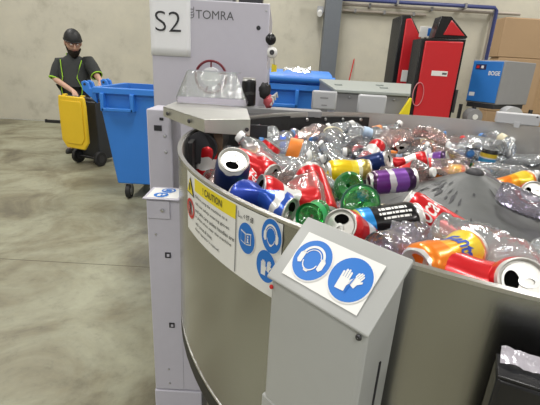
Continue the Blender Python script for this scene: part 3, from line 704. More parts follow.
def can_meshes(seed, amt, mat):
    key = (seed, amt, mat.name)
    if key in _cm: return _cm[key]
    fn = dent_fn(seed, amt); mb = MB()
    prof = [(0.0005, 0.009), (0.018, 0.006), (0.0235, 0.0), (0.0255, 0.0), (0.030, 0.006), (0.033, 0.013)]
    prof += [(0.033, 0.013+0.095*i/12) for i in range(1, 13)] + [(0.0322, 0.113), (0.0290, 0.1205), (0.0275, 0.1235)]
    mb.lathe(prof, 28, mat, True, fn); body = mb.mesh('can_body')
    lb = MB(); lb.lathe([(0.0275, 0.1235), (0.0288, 0.1255), (0.0288, 0.1272), (0.0272, 0.1278), (0.0262, 0.1262), (0.0252, 0.1215), (0.0238, 0.1212), (0.0228, 0.1232), (0.0005, 0.1232)], 28, m_alul, True, fn); lid_ = lb.mesh('lid')
    top = fn(Vector((0, 0, 0.1232)))-Vector((0, 0, 0.1232))
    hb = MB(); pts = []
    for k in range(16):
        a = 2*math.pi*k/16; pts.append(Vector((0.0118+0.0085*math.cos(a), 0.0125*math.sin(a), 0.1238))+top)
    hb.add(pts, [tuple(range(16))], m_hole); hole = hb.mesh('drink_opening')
    tb = MB(); vs = []; fs = []; n = 16
    for r_, z_ in ((1.0, 0.1240), (1.0, 0.1256), (0.55, 0.1258), (0.55, 0.1240)):
        for k in range(n):
            a = 2*math.pi*k/n; vs.append(Vector((-0.0065+0.0115*r_*math.cos(a), 0.0078*r_*math.sin(a), z_))+top)
    for j in range(3):
        for k in range(n): fs.append((j*n+k, j*n+(k+1) % n, (j+1)*n+(k+1) % n, (j+1)*n+k))
    tb.add(vs, fs, m_alu, True); tab = tb.mesh('pull_tab')
    rb_ = MB(); q_ = []
    _cm[key] = (body, lid_, hole, tab); return _cm[key]
def orient(o, centre, d, roll, L):
    d = Vector(d).normalized(); q = d.to_track_quat('Z', 'Y') @ Quaternion((0, 0, 1), R_(roll))
    o.rotation_mode = 'QUATERNION'; o.rotation_quaternion = q; o.location = Vector(centre)-d*(L/2)
def keep_in(c_, d, L, r):
    """slide a container towards the middle until it clears the drum wall, and off the cone and the tub floor"""
    c_ = Vector(c_); d = Vector(d).normalized()
    for _ in range(12):
        for sg in (-1, 1):
            e = c_+d*(sg*(L/2-r*0.6)); v = Vector((e.x-CX, e.y-CY, 0)); lim = DR-0.020-r
            if e.z-r > RZ-0.012: lim += 0.03*0
            if v.length > lim: c_ -= v.normalized()*(v.length-lim)
            if e.z-r < Zf(0.93): c_.z += Zf(0.93)-(e.z-r)
    return c_
def sub(name, me, parent):
    o = bpy.data.objects.new(name, me); COL.objects.link(o); o.parent = parent; return o
def wrap_text(parent, txt, z0, h, mat, bold=0.0, shear=0.0, around=True, width=None, a0=0.0, r=0.0336, fn=None):
    """lettering wrapped on a can of radius r: round the girth or along the axis"""
    vs, fs, asp = text_mesh(txt, bold, shear); sx = h if width is None else width/asp; out = []
    for x_, y_ in vs:
        if around: a = a0+(x_-asp/2)*sx/r; z = z0+y_*h
        else: a = a0-(y_-0.5)*h/r; z = z0+(x_)*sx
        p = Vector((r*math.cos(a), r*math.sin(a), z))
        out.append(fn(p) if fn else p)
    mb = MB(); mb.add(out, fs, mat); return mb.build('lettering', parent, fixn=False)
GRP_C = 'drink cans heaped in the drum'; GRP_B = 'plastic bottles heaped in the drum'
def can(kind, centre, d, roll, label, amt=0.0, seed=0, group=None, opened=True, scale=1.0):
    root = empty('drink_can', (0, 0, 0), label, 'can', group or GRP_C)
    if kind != 'blackcan': centre = keep_in(centre, d, 0.128, 0.034)
    orient(root, centre, d, roll, 0.128*scale); root.scale = (scale,)*3
    b_, l_, h_, t_ = can_meshes(seed, amt, CM[kind]); b = sub('can_body', b_, root); l = sub('lid', l_, root)
    if opened: sub('drink_opening', h_, l)
    sub('pull_tab', t_, l); root_body[root] = (b, dent_fn(seed, amt)); return root
root_body = {}
# bottles --------------------------------------------------------------
_bm = {}
def bottle_meshes(seed, amt, mat, size, lab, capcol):
    key = (seed, amt, mat.name, size, lab, capcol)
    if key in _bm: return _bm[key]
    R0, H = size; rs = random.Random(seed*13+1); ax = rs.uniform(0, 6.28); f1 = rs.uniform(10, 22); bend = rs.uniform(-1.6, 1.6)*amt; flat = rs.uniform(0.35, 0.62)*amt
    tw = rs.uniform(-5, 5)*amt
    def fn(p):
        x, y, z = p
        t = z/H; e = max(0.0, math.sin(min(1, max(0, t/0.86))*math.pi))**0.6 if t < 0.86 else 0
        a = ax+tw*t; ca, sa = math.cos(a), math.sin(a); u = x*ca+y*sa; v = -x*sa+y*ca
        n1 = noise.noise(Vector((x*f1+seed*3.1, y*f1, z*f1*0.9))); n2 = noise.noise(Vector((x*45, y*45+seed, z*45)))
        k = 1+(0.34*n1+0.20*n2)*amt*e
        u *= (1-flat*e)*k; v *= (1+0.28*flat*e)*k
        q = Vector((u*ca-v*sa, u*sa+v*ca, z*(1-0.16*amt)))
        q.x += bend*(t-0.5)**2*H*0.8 - bend*0.2*H*0.8
        return q
    sh = 0.62*H
    prof = [(R0*0.15, 0.012), (R0*0.55, 0.004), (R0*0.72, 0.0), (R0*0.93, 0.006), (R0, 0.018)]
    for i in range(1, 15):
        z = 0.018+(sh-0.018)*i/14; prof.append((R0*(1-0.045*(i % 2)), z))
    for i in range(1, 9):
        t = i/8; prof.append((R0*(1-t)+0.0125*t+0.006*math.sin(t*math.pi), sh+(0.89*H-sh)*t))
    prof += [(0.0125, 0.905*H), (0.016, 0.91*H), (0.016, 0.917*H), (0.0122, 0.922*H)]
    mb = MB(); mb.lathe(prof, 20, mat, amt < 0.3, fn)
    body = mb.mesh('bottle_body')
    cb_ = MB(); cb_.lathe([(0.0145, 0.922*H), (0.0148, 0.93*H), (0.0148, 0.985*H), (0.0135, 0.995*H), (0.0005, 0.995*H)], 16, capcol or m_white, True, fn); cap = cb_.mesh('cap')
    lbm = None
    if lab:
        lm, za, zb2 = lab; lb_ = MB(); lp = [(R0*1.025, H*(za+(zb2-za)*i/6)) for i in range(7)]; lb_.lathe(lp, 20, lm, True, fn); lbm = lb_.mesh('wrap_label')
    _bm[key] = (body, cap, lbm); return _bm[key]
def bottle(centre, d, roll, label, mat=None, amt=0.7, seed=0, size=(0.032, 0.21), lab=None, capcol=None, nocap=False, group=None, name='plastic_bottle'):
    root = empty(name, (0, 0, 0), label, 'bottle', group or GRP_B); centre = keep_in(centre, d, size[1]*(1-0.16*amt), size[0])
    orient(root, centre, d, roll, size[1]*(1-0.16*amt))
    b_, c_, l_ = bottle_meshes(seed, amt, mat or m_pet, size, lab, capcol)
    sub('bottle_body', b_, root)
    if not nocap: sub('cap', c_, root)
    if l_: sub('wrap_label', l_, root)
    return root
def wm(name, col, rough=0.4): return M(name, col, rough, 0, 0.15, 30)
L_blue = wm('label_blue', (0.02, 0.10, 0.55)); L_red = wm('label_red', (0.65, 0.02, 0.02)); L_pale = wm('label_pale_blue', (0.42, 0.55, 0.72)); L_cream = wm('label_cream', (0.66, 0.60, 0.42))
L_oran = wm('label_orange', (0.85, 0.25, 0.03)); L_purp = wm('label_purple', (0.14, 0.04, 0.34)); L_white = wm('label_white', (0.72, 0.73, 0.75)); L_green = wm('label_green', (0.02, 0.36, 0.10))
K_white = wm('cap_white', (0.75, 0.76, 0.76)); K_blue = wm('cap_blue', (0.06, 0.22, 0.55)); K_red = wm('cap_red', (0.6, 0.02, 0.02)); K_green = wm('cap_green', (0.02, 0.32, 0.10))

# --- cans one can pick out
def lidc(px, py, z, d, L=0.128): return PZ(px, py, z)-Vector(d).normalized()*(L/2)
d = (0.14, -0.60, 0.80)
can('navy', lidc(234, 159, 1.243, d), d, 250, 'dark navy drink can standing tilted at the left drum edge, pale lid towards camera')
c = can('redw', PZ(208, 163, 1.10), (0.05, 0.1, 0.95), 40, 'red and white can in the shade left of the navy can', 0.3, 3)
d = (0.70, -0.62, -0.10); can('red', lidc(275, 177, 1.165, d), d, 20, 'red can in the left heap with its lid turned down to the right', 0.25, 5)
c = can('red', PZ(251, 180, 1.15), (0.65, 0.55, 0.5), 200, 'red can lying between the navy can and the open silver can', 0.35, 6)
b, fn = root_body[c]; wrap_text(b, 'Coca-Cola', 0.025, 0.030, m_white, 0.0, 0.35, False, 0.085, R_(-70), fn=fn)
d = (-0.92, -0.28, 0.26); c = can('redw', lidc(252, 191, 1.185, d), d, 130, 'crumpled pink and red can by the rim with its silver open end to the left', 0.75, 9, opened=True)
c = can('blue', PZ(267, 203, 1.175), (0.84, -0.52, -0.05), 60, 'crushed blue and white can lying along the rim above the sign board', 0.8, 11)
c = can('red', PZ(315, 193, 1.150), (-0.22, 0.80, 0.50), 60, 'bright red can lying lengthways left of the green bottles', 0.10, 2)
b, fn = root_body[c]; wrap_text(b, 'Coca-Cola', 0.022, 0.030, m_white, 0.0, 0.35, False, 0.085, R_(-95), fn=fn)
mbx = (0, 0)
c = can('yellow', PZ(349, 170, 1.115), (0.96, 0.12, 0.10), 20, 'yellow can lying on its side above the green bottles', 0.35, 8)
b, fn = root_body[c]
d = (0.72, -0.55, 0.42); can('navy', lidc(389, 159, 1.105, d), d, 0, 'navy blue can with a white lid turned to the right, above the purple can')
c = can('redw', PZ(372, 153, 1.075), (0.5, 0.5, 0.5), 20, 'red and white can half hidden behind the navy can with white lid', 0.4, 4)
c = can('purple', PZ(392, 181, 1.105), (0.96, 0.05, 0.14), 100, 'purple and black drink can lying above the black can', 0.06, 1)
b, fn = root_body[c]
mb = MB(); vs = []; 
for k in range(14):
    a = 2*math.pi*k/14; an = R_(-40)+0.42*math.cos(a); vs.append(Vector((0.0336*math.cos(an), 0.0336*math.sin(an), 0.032+0.014*math.sin(a))))
mb.add(vs, [tuple(range(14))], wm('fruit_orange', (0.85, 0.42, 0.05))); mb.build('fruit_print', b, fixn=False)
c = can('black', PZ(385, 223, 1.135), (0.93, 0.20, 0.12), 140, 'black can with blue and yellow base end next to the Coca-Cola can', 0.05, 1)
b, fn = root_body[c]; 
BLACKCAN = c
d = (-0.78, 0.42, 0.36); c = can('red', PZ(433, 221, 1.130), d, 0, 'red can lettered Coca-Cola leaning on the foot of the grey cone', 0.0, 0)
b, fn = root_body[c]; COKE = c
c = can('orange', PZ(446, 258, 1.148), (0.84, 0.53, 0.04), 0, 'orange and yellow can lettered Fanta lying behind the front rim', 0.42, 14); FANTA = c
c = can('red', PZ(472, 279, 1.135), (0.93, -0.34, -0.06), 40, 'red can lying low behind the front rim left of the large lid', 0.2, 5)
d = (-0.22, -0.78, 0.58); can('red', lidc(524, 281, 1.172, d), d, 185, 'red can at the lower right rim showing its whole pale lid')
d = (-0.30, -0.80, 0.52); can('red', lidc(534, 191, 1.10, d), d, 190, 'red rimmed can with its lid facing out, right of the cone')
c = can('orange', PZ(514, 184, 1.07), (0.86, 0.2, 0.25), 80, 'orange can lying right of the cone beside the outward lid', 0.4, 7)
c = can('stripe', PZ(486, 163, 1.03), (0.06, -0.05, 1), 0, 'upright can with black top and yellow band behind the cone', 0.0, 0)
c = can('redw', PZ(411, 163, 1.075), (0.85, -0.2, 0.3), 60, 'red and white can end just right of the white lid', 0.5, 15)
c = can('purple', PZ(433, 161, 1.05), (0.7, -0.4, 0.3), 190, 'small purple can half buried at the back left of the cone', 0.5, 16)
d = (-0.55, -0.62, 0.52); c = can('redw', lidc(338, 224, 1.172, d), d, 100, 'red can with a white ring end just behind the grey control box', 0.2, 17)
d = (0.25, -0.62, 0.72); can('silver', lidc(303, 164, 1.16, d), d, 160, 'crushed silver and blue can in the middle left of the heap', 0.8, 18)
c = can('red', PZ(262, 160, 1.13), (0.5, 0.2, 0.8), 10, 'red can standing between the navy can and the clear bottle neck', 0.5, 19)

# lettering on the two hero cans: turned so that it faces up to the lens
def face_angle(root):
    m = root.rotation_quaternion.to_matrix(); v = m.transposed() @ (O-root.location+Vector((0, 0, 0.35))); return math.atan2(v.y, v.x)
def letter(root, txt, z0, h, width, shear, mat, da, around=True, bold=0.0, flip=False):
    b, fn = root_body[root]; a = face_angle(root)+da
    vs, fs, asp = text_mesh(txt, bold, shear); r = 0.0337; out = []
    for x_, y_ in vs:
        if around:
            s = -1 if flip else 1
            aa = a+s*(x_-asp/2)*(width/asp)/r; z = z0+s*y_*h
        p = Vector((r*math.cos(aa), r*math.sin(aa), z)); out.append(fn(p))
    mb = MB(); mb.add(out, fs, mat); return mb.build('lettering', b, fixn=False)
def print_bars(root, rows):
    """rows of tiny white print, too small to read, along the can: (z0, z1, angle offset, height)"""
    b, fn = root_body[root]; a = face_angle(root); r = 0.0337
    for z0, z1, da, h in rows:
        z = z0; k = 0; m_ = MB()
        while z < z1:
            w = 0.0035+0.0030*((k*7) % 3); vs = [fn(Vector((r*math.cos(a+da+t*h/r), r*math.sin(a+da+t*h/r), q))) for q, t in ((z, -0.5), (min(z+w, z1), -0.5), (min(z+w, z1), 0.5), (z, 0.5))]
            m_.add(vs, [(0, 1, 2, 3)], m_white); z += w+0.0016; k += 1
        m_.build('small_print', b, fixn=False)
print_bars(BLACKCAN, [(0.046, 0.098, -0.42, 0.006), (0.044, 0.104, -0.12, 0.0045), (0.050, 0.100, 0.14, 0.004)])
letter(COKE, 'Coca-Cola', 0.066, 0.036, 0.112, 0.35, m_white, 0.62, bold=0.01)
letter(FANTA, 'Fanta', 0.062, 0.026, 0.062, 0.15, wm('print_blue', (0.03, 0.08, 0.42)), 0.0, bold=0.03)

# --- bottles one can pick out
V = Vector
GB = (0.0345, 0.22)
def basec(px, py, z, d, H): return PZ(px, py, z)+V(d).normalized()*(H/2)
d = (0.30, 0.80, -0.45); bottle(basec(348, 185, 1.150, d, 0.20), d, 0, 'green plastic bottle with its base to the lens, upper of two', m_petg, 0.25, 31, GB, None, K_green)
d = (0.20, 0.85, -0.40); bottle(basec(361, 204, 1.168, d, 0.20), d, 40, 'green plastic bottle with pale ringed base, lower of two', m_petg, 0.25, 32, (0.036, 0.22), (wm('label_sea', (0.30, 0.50, 0.52)), 0.03, 0.12), K_green)
d = (-0.74, 0.25, 0.50); bottle(PZ(268, 160, 1.17), d, 0, 'clear bottle with its capped neck pointing up left, by the navy can', m_pet, 0.25, 33, (0.031, 0.21), None, K_white)
bottle(PZ(288, 146, 1.13), (-0.92, -0.12, 0.12), 0, 'clear bottle with a bright blue band near the far left skirt', m_pet, 0.4, 34, (0.033, 0.22), (L_blue, 0.56, 0.66), K_blue)
bottle(PZ(309, 134, 1.115), (0.85, 0.2, 0.35), 0, 'crushed clear bottle with red and white label by the black skirt', m_petr, 0.7, 35, (0.034, 0.22), (L_red, 0.10, 0.22), K_white)
bottle(PZ(333, 137, 1.10), (0.7, 0.3, 0.5), 0, 'big crushed clear bottle rising in front of the black skirt', m_pet, 0.8, 36, (0.038, 0.26))
bottle(PZ(320, 152, 1.09), (0.85, -0.2, 0.1), 0, 'crushed clear bottle with pale blue label above the yellow can', m_pet, 0.7, 37, (0.033, 0.22), (L_pale, 0.2, 0.45))
bottle(PZ(357, 147, 1.065), (0.8, 0.3, 0.1), 0, 'crushed clear bottle with small green cap at the back', m_pet, 0.8, 38, (0.033, 0.22), None, K_green)
bottle(PZ(385, 140, 1.075), (0.55, 0.45, 0.55), 0, 'large crumpled clear bottle standing highest along the far steel wall', m_pet, 0.95, 39, (0.046, 0.30))
bottle(PZ(408, 145, 1.045), (0.8, 0.5, -0.1), 0, 'crumpled clear bottle right of the highest one', m_pet, 0.9, 40, (0.04, 0.26))
bottle(PZ(424, 136, 1.05), (0.97, 0.1, 0.05), 0, 'clear bottle with pale blue label and blue cap against the far wall', m_pet, 0.3, 41, (0.033, 0.22), (L_pale, 0.35, 0.55), K_blue)
bottle(PZ(430, 147, 1.045), (0.95, -0.1, 0.0), 0, 'clear bottle with a cream label left of the red capped one', m_petr, 0.5, 42, (0.033, 0.22), (L_cream, 0.25, 0.55))
bottle(PZ(459, 155, 1.04), (0.30, 0.55, 0.55), 0, 'clear bottle with blue label and red cap behind the cone tip', m_pet, 0.4, 43, (0.033, 0.22), (L_blue, 0.25, 0.55), K_red)
bottle(PZ(424, 240, 1.140), (0.85, -0.3, -0.02), 0, 'violet tinted crumpled clear bottle lying over the Coca-Cola can', m_petv, 0.85, 44, (0.028, 0.125), None, K_white, nocap=True)
bottle(PZ(392, 238, 1.15), (0.5, 0.8, -0.1), 0, 'small crumpled clear bottle under the black can by the control box', m_petv, 0.85, 45, (0.026, 0.13), nocap=True)
bottle(PZ(303, 200, 1.155), (0.2, 0.75, 0.35), 0, 'crumpled clear bottle left of the bright red can', m_petr, 0.9, 46, (0.036, 0.21), nocap=True)
bottle(PZ(288, 178, 1.145), (-0.3, 0.7, 0.3), 0, 'crumpled clear bottle right of the down turned red can', m_pet, 0.8, 47, (0.034, 0.21), nocap=True)
bottle(PZ(492, 254, 1.145), (0.72, -0.55, -0.10), 0, 'large crumpled clear bottle between the Fanta can and the big lid', m_pet, 0.9, 48, (0.036, 0.21), None, K_red)
bottle(PZ(536, 240, 1.12), (0.6, 0.6, 0.15), 0, 'crumpled clear bottle at the right frame edge in front of the cone', m_pet, 0.9, 49, (0.042, 0.26), nocap=True)
bottle(PZ(531, 148, 1.03), (0.95, -0.2, 0.1), 0, 'clear bottle by the far wall at the right frame edge', m_pet, 0.4, 50, (0.034, 0.23))
bottle(PZ(503, 150, 1.03), (0.5, 0.3, 0.6), 0, 'clear bottle standing slantwise right of the yellow banded can', m_pet, 0.6, 51, (0.033, 0.22), None, K_white)
bottle(PZ(505, 172, 1.06), (0.9, -0.3, 0.05), 0, 'clear bottle lying behind the cone, left of the orange can', m_pet, 0.6, 52, (0.034, 0.23))
bottle(PZ(506, 193, 1.06), (0.75, -0.3, -0.30), 0, 'dark tinted bottle on the right slope of the cone below the orange can', m_petv, 0.5, 53, (0.032, 0.20), None, m_black)
bottle(PZ(538, 206, 1.085), (0.8, -0.3, -0.2), 0, 'clear bottle below the outward lid at the right frame edge', m_petv, 0.5, 54, (0.032, 0.20))
bottle(PZ(408, 173, 1.075), (0.5, -0.55, 0.2), 0, 'pinkish crumpled bottle right of the purple can', m_petr, 0.8, 55, (0.034, 0.21), (L_red, 0.3, 0.5))
bottle(PZ(447, 168, 1.06), (0.9, -0.25, 0.0), 0, 'clear bottle with red label lying left of the cone tip', m_petr, 0.7, 56, (0.033, 0.21), (L_red, 0.1, 0.2))
bottle(PZ(313, 214, 1.165), (0.2, 0.85, -0.2), 0, 'green labelled bottle end just above the control box', m_petg, 0.3, 57, (0.022, 0.09), (L_green, 0.02, 0.4), nocap=True)
bottle(PZ(340, 158, 1.09), (-0.6, 0.5, 0.3), 0, 'clear crumpled bottle between the yellow can and the big crushed bottle', m_pet, 0.9, 58, (0.036, 0.23))
bottle(PZ(275, 141, 1.12), (0.6, 0.5, 0.2), 0, 'clear bottle with light blue cap under the steel cover end', m_pet, 0.5, 59, (0.032, 0.21), None, K_blue)

# --- the rest of the heap, layer under layer
HERO = [(o, o['label']) for o in bpy.data.objects if o.name.split('.')[0] in ('drink_can', 'plastic_bottle')]
SHORT = {'dark navy drink can standing': 'tilted navy can', 'red and white can in the shade': 'shaded red and white can', 'red can in the left heap': 'down turned red can', 'red can lying between the navy': 'red can beside the navy can',
 'crumpled pink': 'crumpled pink can', 'crushed blue and white': 'crushed blue can', 'bright red can': 'bright red can', 'yellow can lying': 'yellow can', 'navy blue can with a white lid': 'white lidded navy can',
 'purple and black': 'purple and black can', 'black can with blue': 'black can', 'red can lettered': 'Coca-Cola can', 'orange and yellow can': 'Fanta can', 'red can at the lower right': 'big lower right lid', 'red rimmed can': 'outward lid right of the cone',
 'orange can lying right': 'orange can right of the cone', 'upright can': 'yellow banded can', 'green plastic bottle with its base': 'upper green bottle', 'green plastic bottle with pale': 'lower green bottle', 'clear bottle with its capped neck': 'capped bottle neck',
 'clear bottle with a bright blue band': 'blue banded bottle', 'crushed clear bottle with red and white': 'red labelled bottle at the skirt', 'large crumpled clear bottle standing': 'highest crumpled bottle', 'clear bottle with pale blue label and blue cap': 'blue capped bottle',
 'clear bottle with a cream label left': 'cream labelled bottle', 'clear bottle with blue label and red cap': 'red capped bottle', 'violet tinted': 'violet tinted bottle', 'large crumpled clear bottle between': 'large front crumpled bottle', 'crushed silver': 'crushed silver can'}
ANCH = []
def mid_of(o): return o.location+o.rotation_quaternion.to_matrix() @ Vector((0, 0, 0.07))
for o_, lb in HERO:
    for k_, v_ in SHORT.items():
        if lb.startswith(k_): ANCH.append((mid_of(o_), v_))
def pix(p):
    v = p-O; z = v.dot(FW); return 270+FPX*v.dot(RT)/z, 202.5-FPX*v.dot(UP)/z
FILL = []
def relabel():
    used = set()
    for o_, desc in FILL:
        x, y = pix(mid_of(o_)); best = sorted((math.hypot(x-pix(p)[0], (y-pix(p)[1])*1.3), n_, pix(p)) for p, n_ in ANCH)
        cand = []
        for dd, n_, (ax, ay) in best[:6]:
            dx, dy = x-ax, (y-ay)*1.3
            w_ = ('right of' if dx > 0 else 'left of') if abs(dx) > abs(dy) else ('in front of' if dy > 0 else 'behind')
            cand.append(f'{desc} half buried {w_} the {n_}')
        lb = next((c for c in cand if c not in used and len(c.split()) <= 16), None)
        if lb is None: lb = next((c for c in (f'{desc} buried between the {best[i][1]} and the {best[j][1]}' for i in range(3) for j in range(i+1, 5)) if c not in used and len(c.split()) <= 16), cand[0])
        used.add(lb); o_['label'] = lb
rs = random.Random(21)
placed = []
kinds = ['red', 'red', 'redw', 'blue', 'silver', 'navy', 'green', 'orange', 'purple', 'yellow']
def filler(n, rlo, rhi, alo, ahi, zlo, zhi, pcan, mind):
    k = 0; tries = 0
    while k < n and tries < n*60:
        tries += 1
        a = R_(rs.uniform(alo, ahi)); r = math.sqrt(rs.uniform(rlo**2, rhi**2)); z = rs.uniform(zlo, zhi)
        p = cyl(a, Zf(z), r*KZ)
        v = p-O; zz_ = v.dot(FW)
        if zz_ < 0.1: continue
        ix = 270+FPX*v.dot(RT)/zz_; iy = 202.5-FPX*v.dot(UP)/zz_
        if ix > 600 or ix < 150: continue
        if any((p-q).length < mind for q in placed): continue
        if r < 0.52 and z < 1.14-r*0.45+0.06: continue
        placed.append(p); k += 1
        dv = V((rs.uniform(-1, 1), rs.uniform(-1, 1), rs.uniform(-0.25, 0.25)))
        if r*KZ > DR-0.12: t = V((-math.sin(a), math.cos(a), 0)); dv = t*rs.choice((-1, 1))+V((0, 0, rs.uniform(-0.15, 0.15)))
        if rs.random() < pcan:
            kd = rs.choice(kinds); nm = {'red': 'red', 'redw': 'red and white', 'blue': 'blue and white', 'silver': 'silver and blue', 'navy': 'navy', 'green': 'green', 'orange': 'orange', 'purple': 'purple', 'yellow': 'yellow'}[kd]
            FILL.append((can(kd, p, dv, rs.uniform(0, 360), nm+' can', 0.45, 60+k % 4), nm+' can'))
        else:
            v_ = rs.choice(range(9)); lab = [None, None, None, (L_pale, 0.3, 0.5), (L_white, 0.25, 0.5), (L_blue, 0.4, 0.5), None, (L_cream, 0.3, 0.5), (L_oran, 0.3, 0.5)][v_]
            lt = {None: 'crushed', 3: 'pale blue labelled', 4: 'white labelled', 5: 'blue labelled', 7: 'cream labelled', 8: 'orange labelled'}[v_ if lab else None]
            mt = (m_pet, m_pet, m_petr, m_pet)[v_ % 4] if not lab else m_pet
            capc = (K_white, K_blue, None)[v_ % 3]
            FILL.append((bottle(p, dv, rs.uniform(0, 360), lt, mt, 0.75, 70+v_, (0.034, 0.22), lab, capc), lt+' clear bottle'))
# base layers first (resting on the tub floor), then the upper ones
DQ = DR/KZ
filler(36, 0.46, DQ-0.085, 60, 300, 0.975, 1.0, 0.55, 0.08)
filler(44, 0.60, DQ-0.10, 60, 300, 1.03, 1.07, 0.16, 0.08)
filler(24, 0.66, DQ-0.11, 60, 225, 1.09, 1.12, 0.12, 0.085)
filler(5, 0.80, DQ-0.11, 185, 228, 1.12, 1.13, 0.5, 0.10)
relabel()

# ================================================================== BEHIND THE DRUM
# dark can and work glove standing on the machine shelf
SHY = 1.90
g = PY(248, 107, SHY-0.02)
sh = empty('rim_shelf', (g.x+0.06, SHY, 0), 'dark machine ledge between the S2 cabinet and the drum rim', 'ledge')
bx('ledge', sh, (-0.12, 0.28, -0.035, 0.05, g.z-0.03, g.z), m_greyd, 0.004); bx('bracket', sh, (-0.1, -0.07, -0.0, 0.05, 0, g.z-0.03), m_dark, 0.003); bx('bracket', sh, (0.22, 0.25, -0.0, 0.05, 0, g.z-0.03), m_dark, 0.003)
CM['blackcan'] = canmat('can_all_black', [(0, SIL), (0.05, (0.010, 0.010, 0.012)), (0.4, (0.05, 0.05, 0.05)), (0.5, (0.010, 0.010, 0.012)), (0.925, SIL)], swirl=0.3)
can('blackcan', V((g.x, SHY-0.005, g.z+0.064)), (0, 0, 1), 30, 'black drink can standing upright on the ledge beside the acrylic hood', 0, 0, 'can on the ledge')
gl = empty('work_glove', (PY(265, 108, SHY).x, SHY-0.005, g.z), 'crumpled black and red work glove on the ledge beside the black can', 'glove')
mb = MB()
def lump(cx, cz, rx, rz, mat, seed):
    def fn(p): k = 1+0.4*noise.noise(p*25+V((seed, 0, 0))); return V((cx+p.x*rx*k, p.y*0.022*k, cz+p.z*rz*k))
    mb.lathe([(math.sin(t*math.pi/8)+0.001, -math.cos(t*math.pi/8)) for t in range(9)], 14, mat, True, fn)
lump(-0.005, 0.075, 0.028, 0.034, m_black, 1); mb.build('cuff', gl); mb = MB(); lump(0.015, 0.03, 0.024, 0.03, wm('glove_palm', (0.55, 0.10, 0.12)), 4); mb.build('palm', gl)
for i in range(4):
    mb = MB(); x0 = 0.02+0.009*i; mb.tube([(x0-0.012, 0.0, 0.05), (x0+0.004, -0.012+0.006*i, 0.03+0.012*i), (x0+0.006, -0.016+0.007*i, 0.012+0.012*i)], [0.008, 0.0075, 0.006], wm('glove_grey', (0.5, 0.5, 0.48)), 8); mb.build('finger', gl)

# grey machine module behind the far rim
GY = 3.0
gx0 = PY(336, 92, GY).x; gx1 = PY(408, 95, GY).x; gz = PY(365, 92.5, GY).z
gm = empty('rear_module', ((gx0+gx1)/2, GY, 0), 'grey machine module with greenish top behind the drum', 'machine'); gw = (gx1-gx0)/2
bk = 1.0; gzb = PY(320, 80, GY+bk).z; xb0 = PY(320, 80, GY+bk).x-gm.location.x; xb1 = PY(410, 86, GY+bk).x-gm.location.x
mb = MB(); mb.hexa([(-gw, 0, 0), (gw, 0, 0), (xb1, bk, 0), (xb0, bk, 0), (-gw, 0, gz-0.01), (gw, 0, gz-0.01), (xb1, bk, gzb-0.01), (xb0, bk, gzb-0.01)], m_greyd); mb.build('body', gm, 0.006)
mb = MB(); mb.hexa([(-gw-0.01, -0.02, gz-0.01), (gw+0.01, -0.02, gz-0.01), (xb1+0.01, bk, gzb-0.01), (xb0-0.01, bk, gzb-0.01), (-gw-0.01, -0.02, gz+0.012), (gw+0.01, -0.02, gz+0.012), (xb1+0.01, bk, gzb+0.012), (xb0-0.01, bk, gzb+0.012)], m_greeng); tp = mb.build('top_cover', gm, 0.004)
for (fx, fy) in ((0.12, 0.35), (0.8, 0.3), (0.85, 0.55)):
    xx = (-gw+2*gw*fx); yy = bk*fy; zq = gz+(gzb-gz)*fy+0.012; bx('latch', tp, (xx-0.03, xx+0.03, yy-0.02, yy+0.02, zq, zq+0.012), m_greeng, 0.003)
for px in (349, 394): p = PY(px, 100, GY); bolt(gm, (p.x-gm.location.x, -0.001, gz-0.04), 0.008, (0, -1, 0))
def plate(px0, py0, px1, py1, Y, label, extra):
    a = PY(px0, py0, Y); b = PY(px1, py1, Y); o = empty('guard_plate', ((a.x+b.x)/2, Y, 0), label, 'panel', 'pale plates before the rear module'); hw_ = (b.x-a.x)/2
    pl_ = bx('plate', o, (-hw_, hw_, -0.012, 0.012, b.z, a.z), m_greyl, 0.012); bx('stand', o, (-0.03, 0.03, -0.005, 0.02, 0, b.z+0.03), m_greyd, 0.003)
    if extra:
        pr = Print(lambda u_, v_, l: V((u_, -0.0125-0.0006*l, v_))); zc = (a.z+b.z)/2
        pr.rect(-hw_*0.35, hw_*0.30, zc+0.012, zc+0.020, m_greyd, 1); pr.build('printed_line', pl_); pr = Print(pr.fn); pr.rect(-hw_*0.2, hw_*0.25, zc-0.035, zc-0.027, m_greyd, 1); pr.build('printed_line', pl_)
    return o
plate(312.5, 90, 335.5, 110.5, 2.75, 'pale grey rounded plate left of the rear module, with faint print', True)
plate(358.5, 94, 384.5, 115, 2.78, 'plain pale grey plate in front of the middle of the rear module', False)
# yellow wedge guard
yg = PY(403, 118, 2.93); a = PY(396, 120, 2.93); b = PY(408.5, 98, 2.93); c_ = PY(408.5, 120, 2.93)
yo = empty('yellow_guard', (a.x, 2.93, 0), 'yellow triangular guard at the right end of the rear module', 'guard')
mb = MB(); x1 = c_.x-a.x; mb.prism([(-0.10, 0, a.z-0.2), (x1, 0, a.z-0.2), (x1, 0, b.z), (x1-0.012, 0, b.z)], (0, 0.03, 0), m_signy); mb.build('guard_plate', yo, 0.004)
bx('leg', yo, (x1-0.06, x1-0.01, 0.0, 0.03, 0, a.z-0.2), m_signy, 0.003); bx('leg', yo, (-0.08, -0.03, 0.0, 0.03, 0, a.z-0.2), m_signy, 0.003)

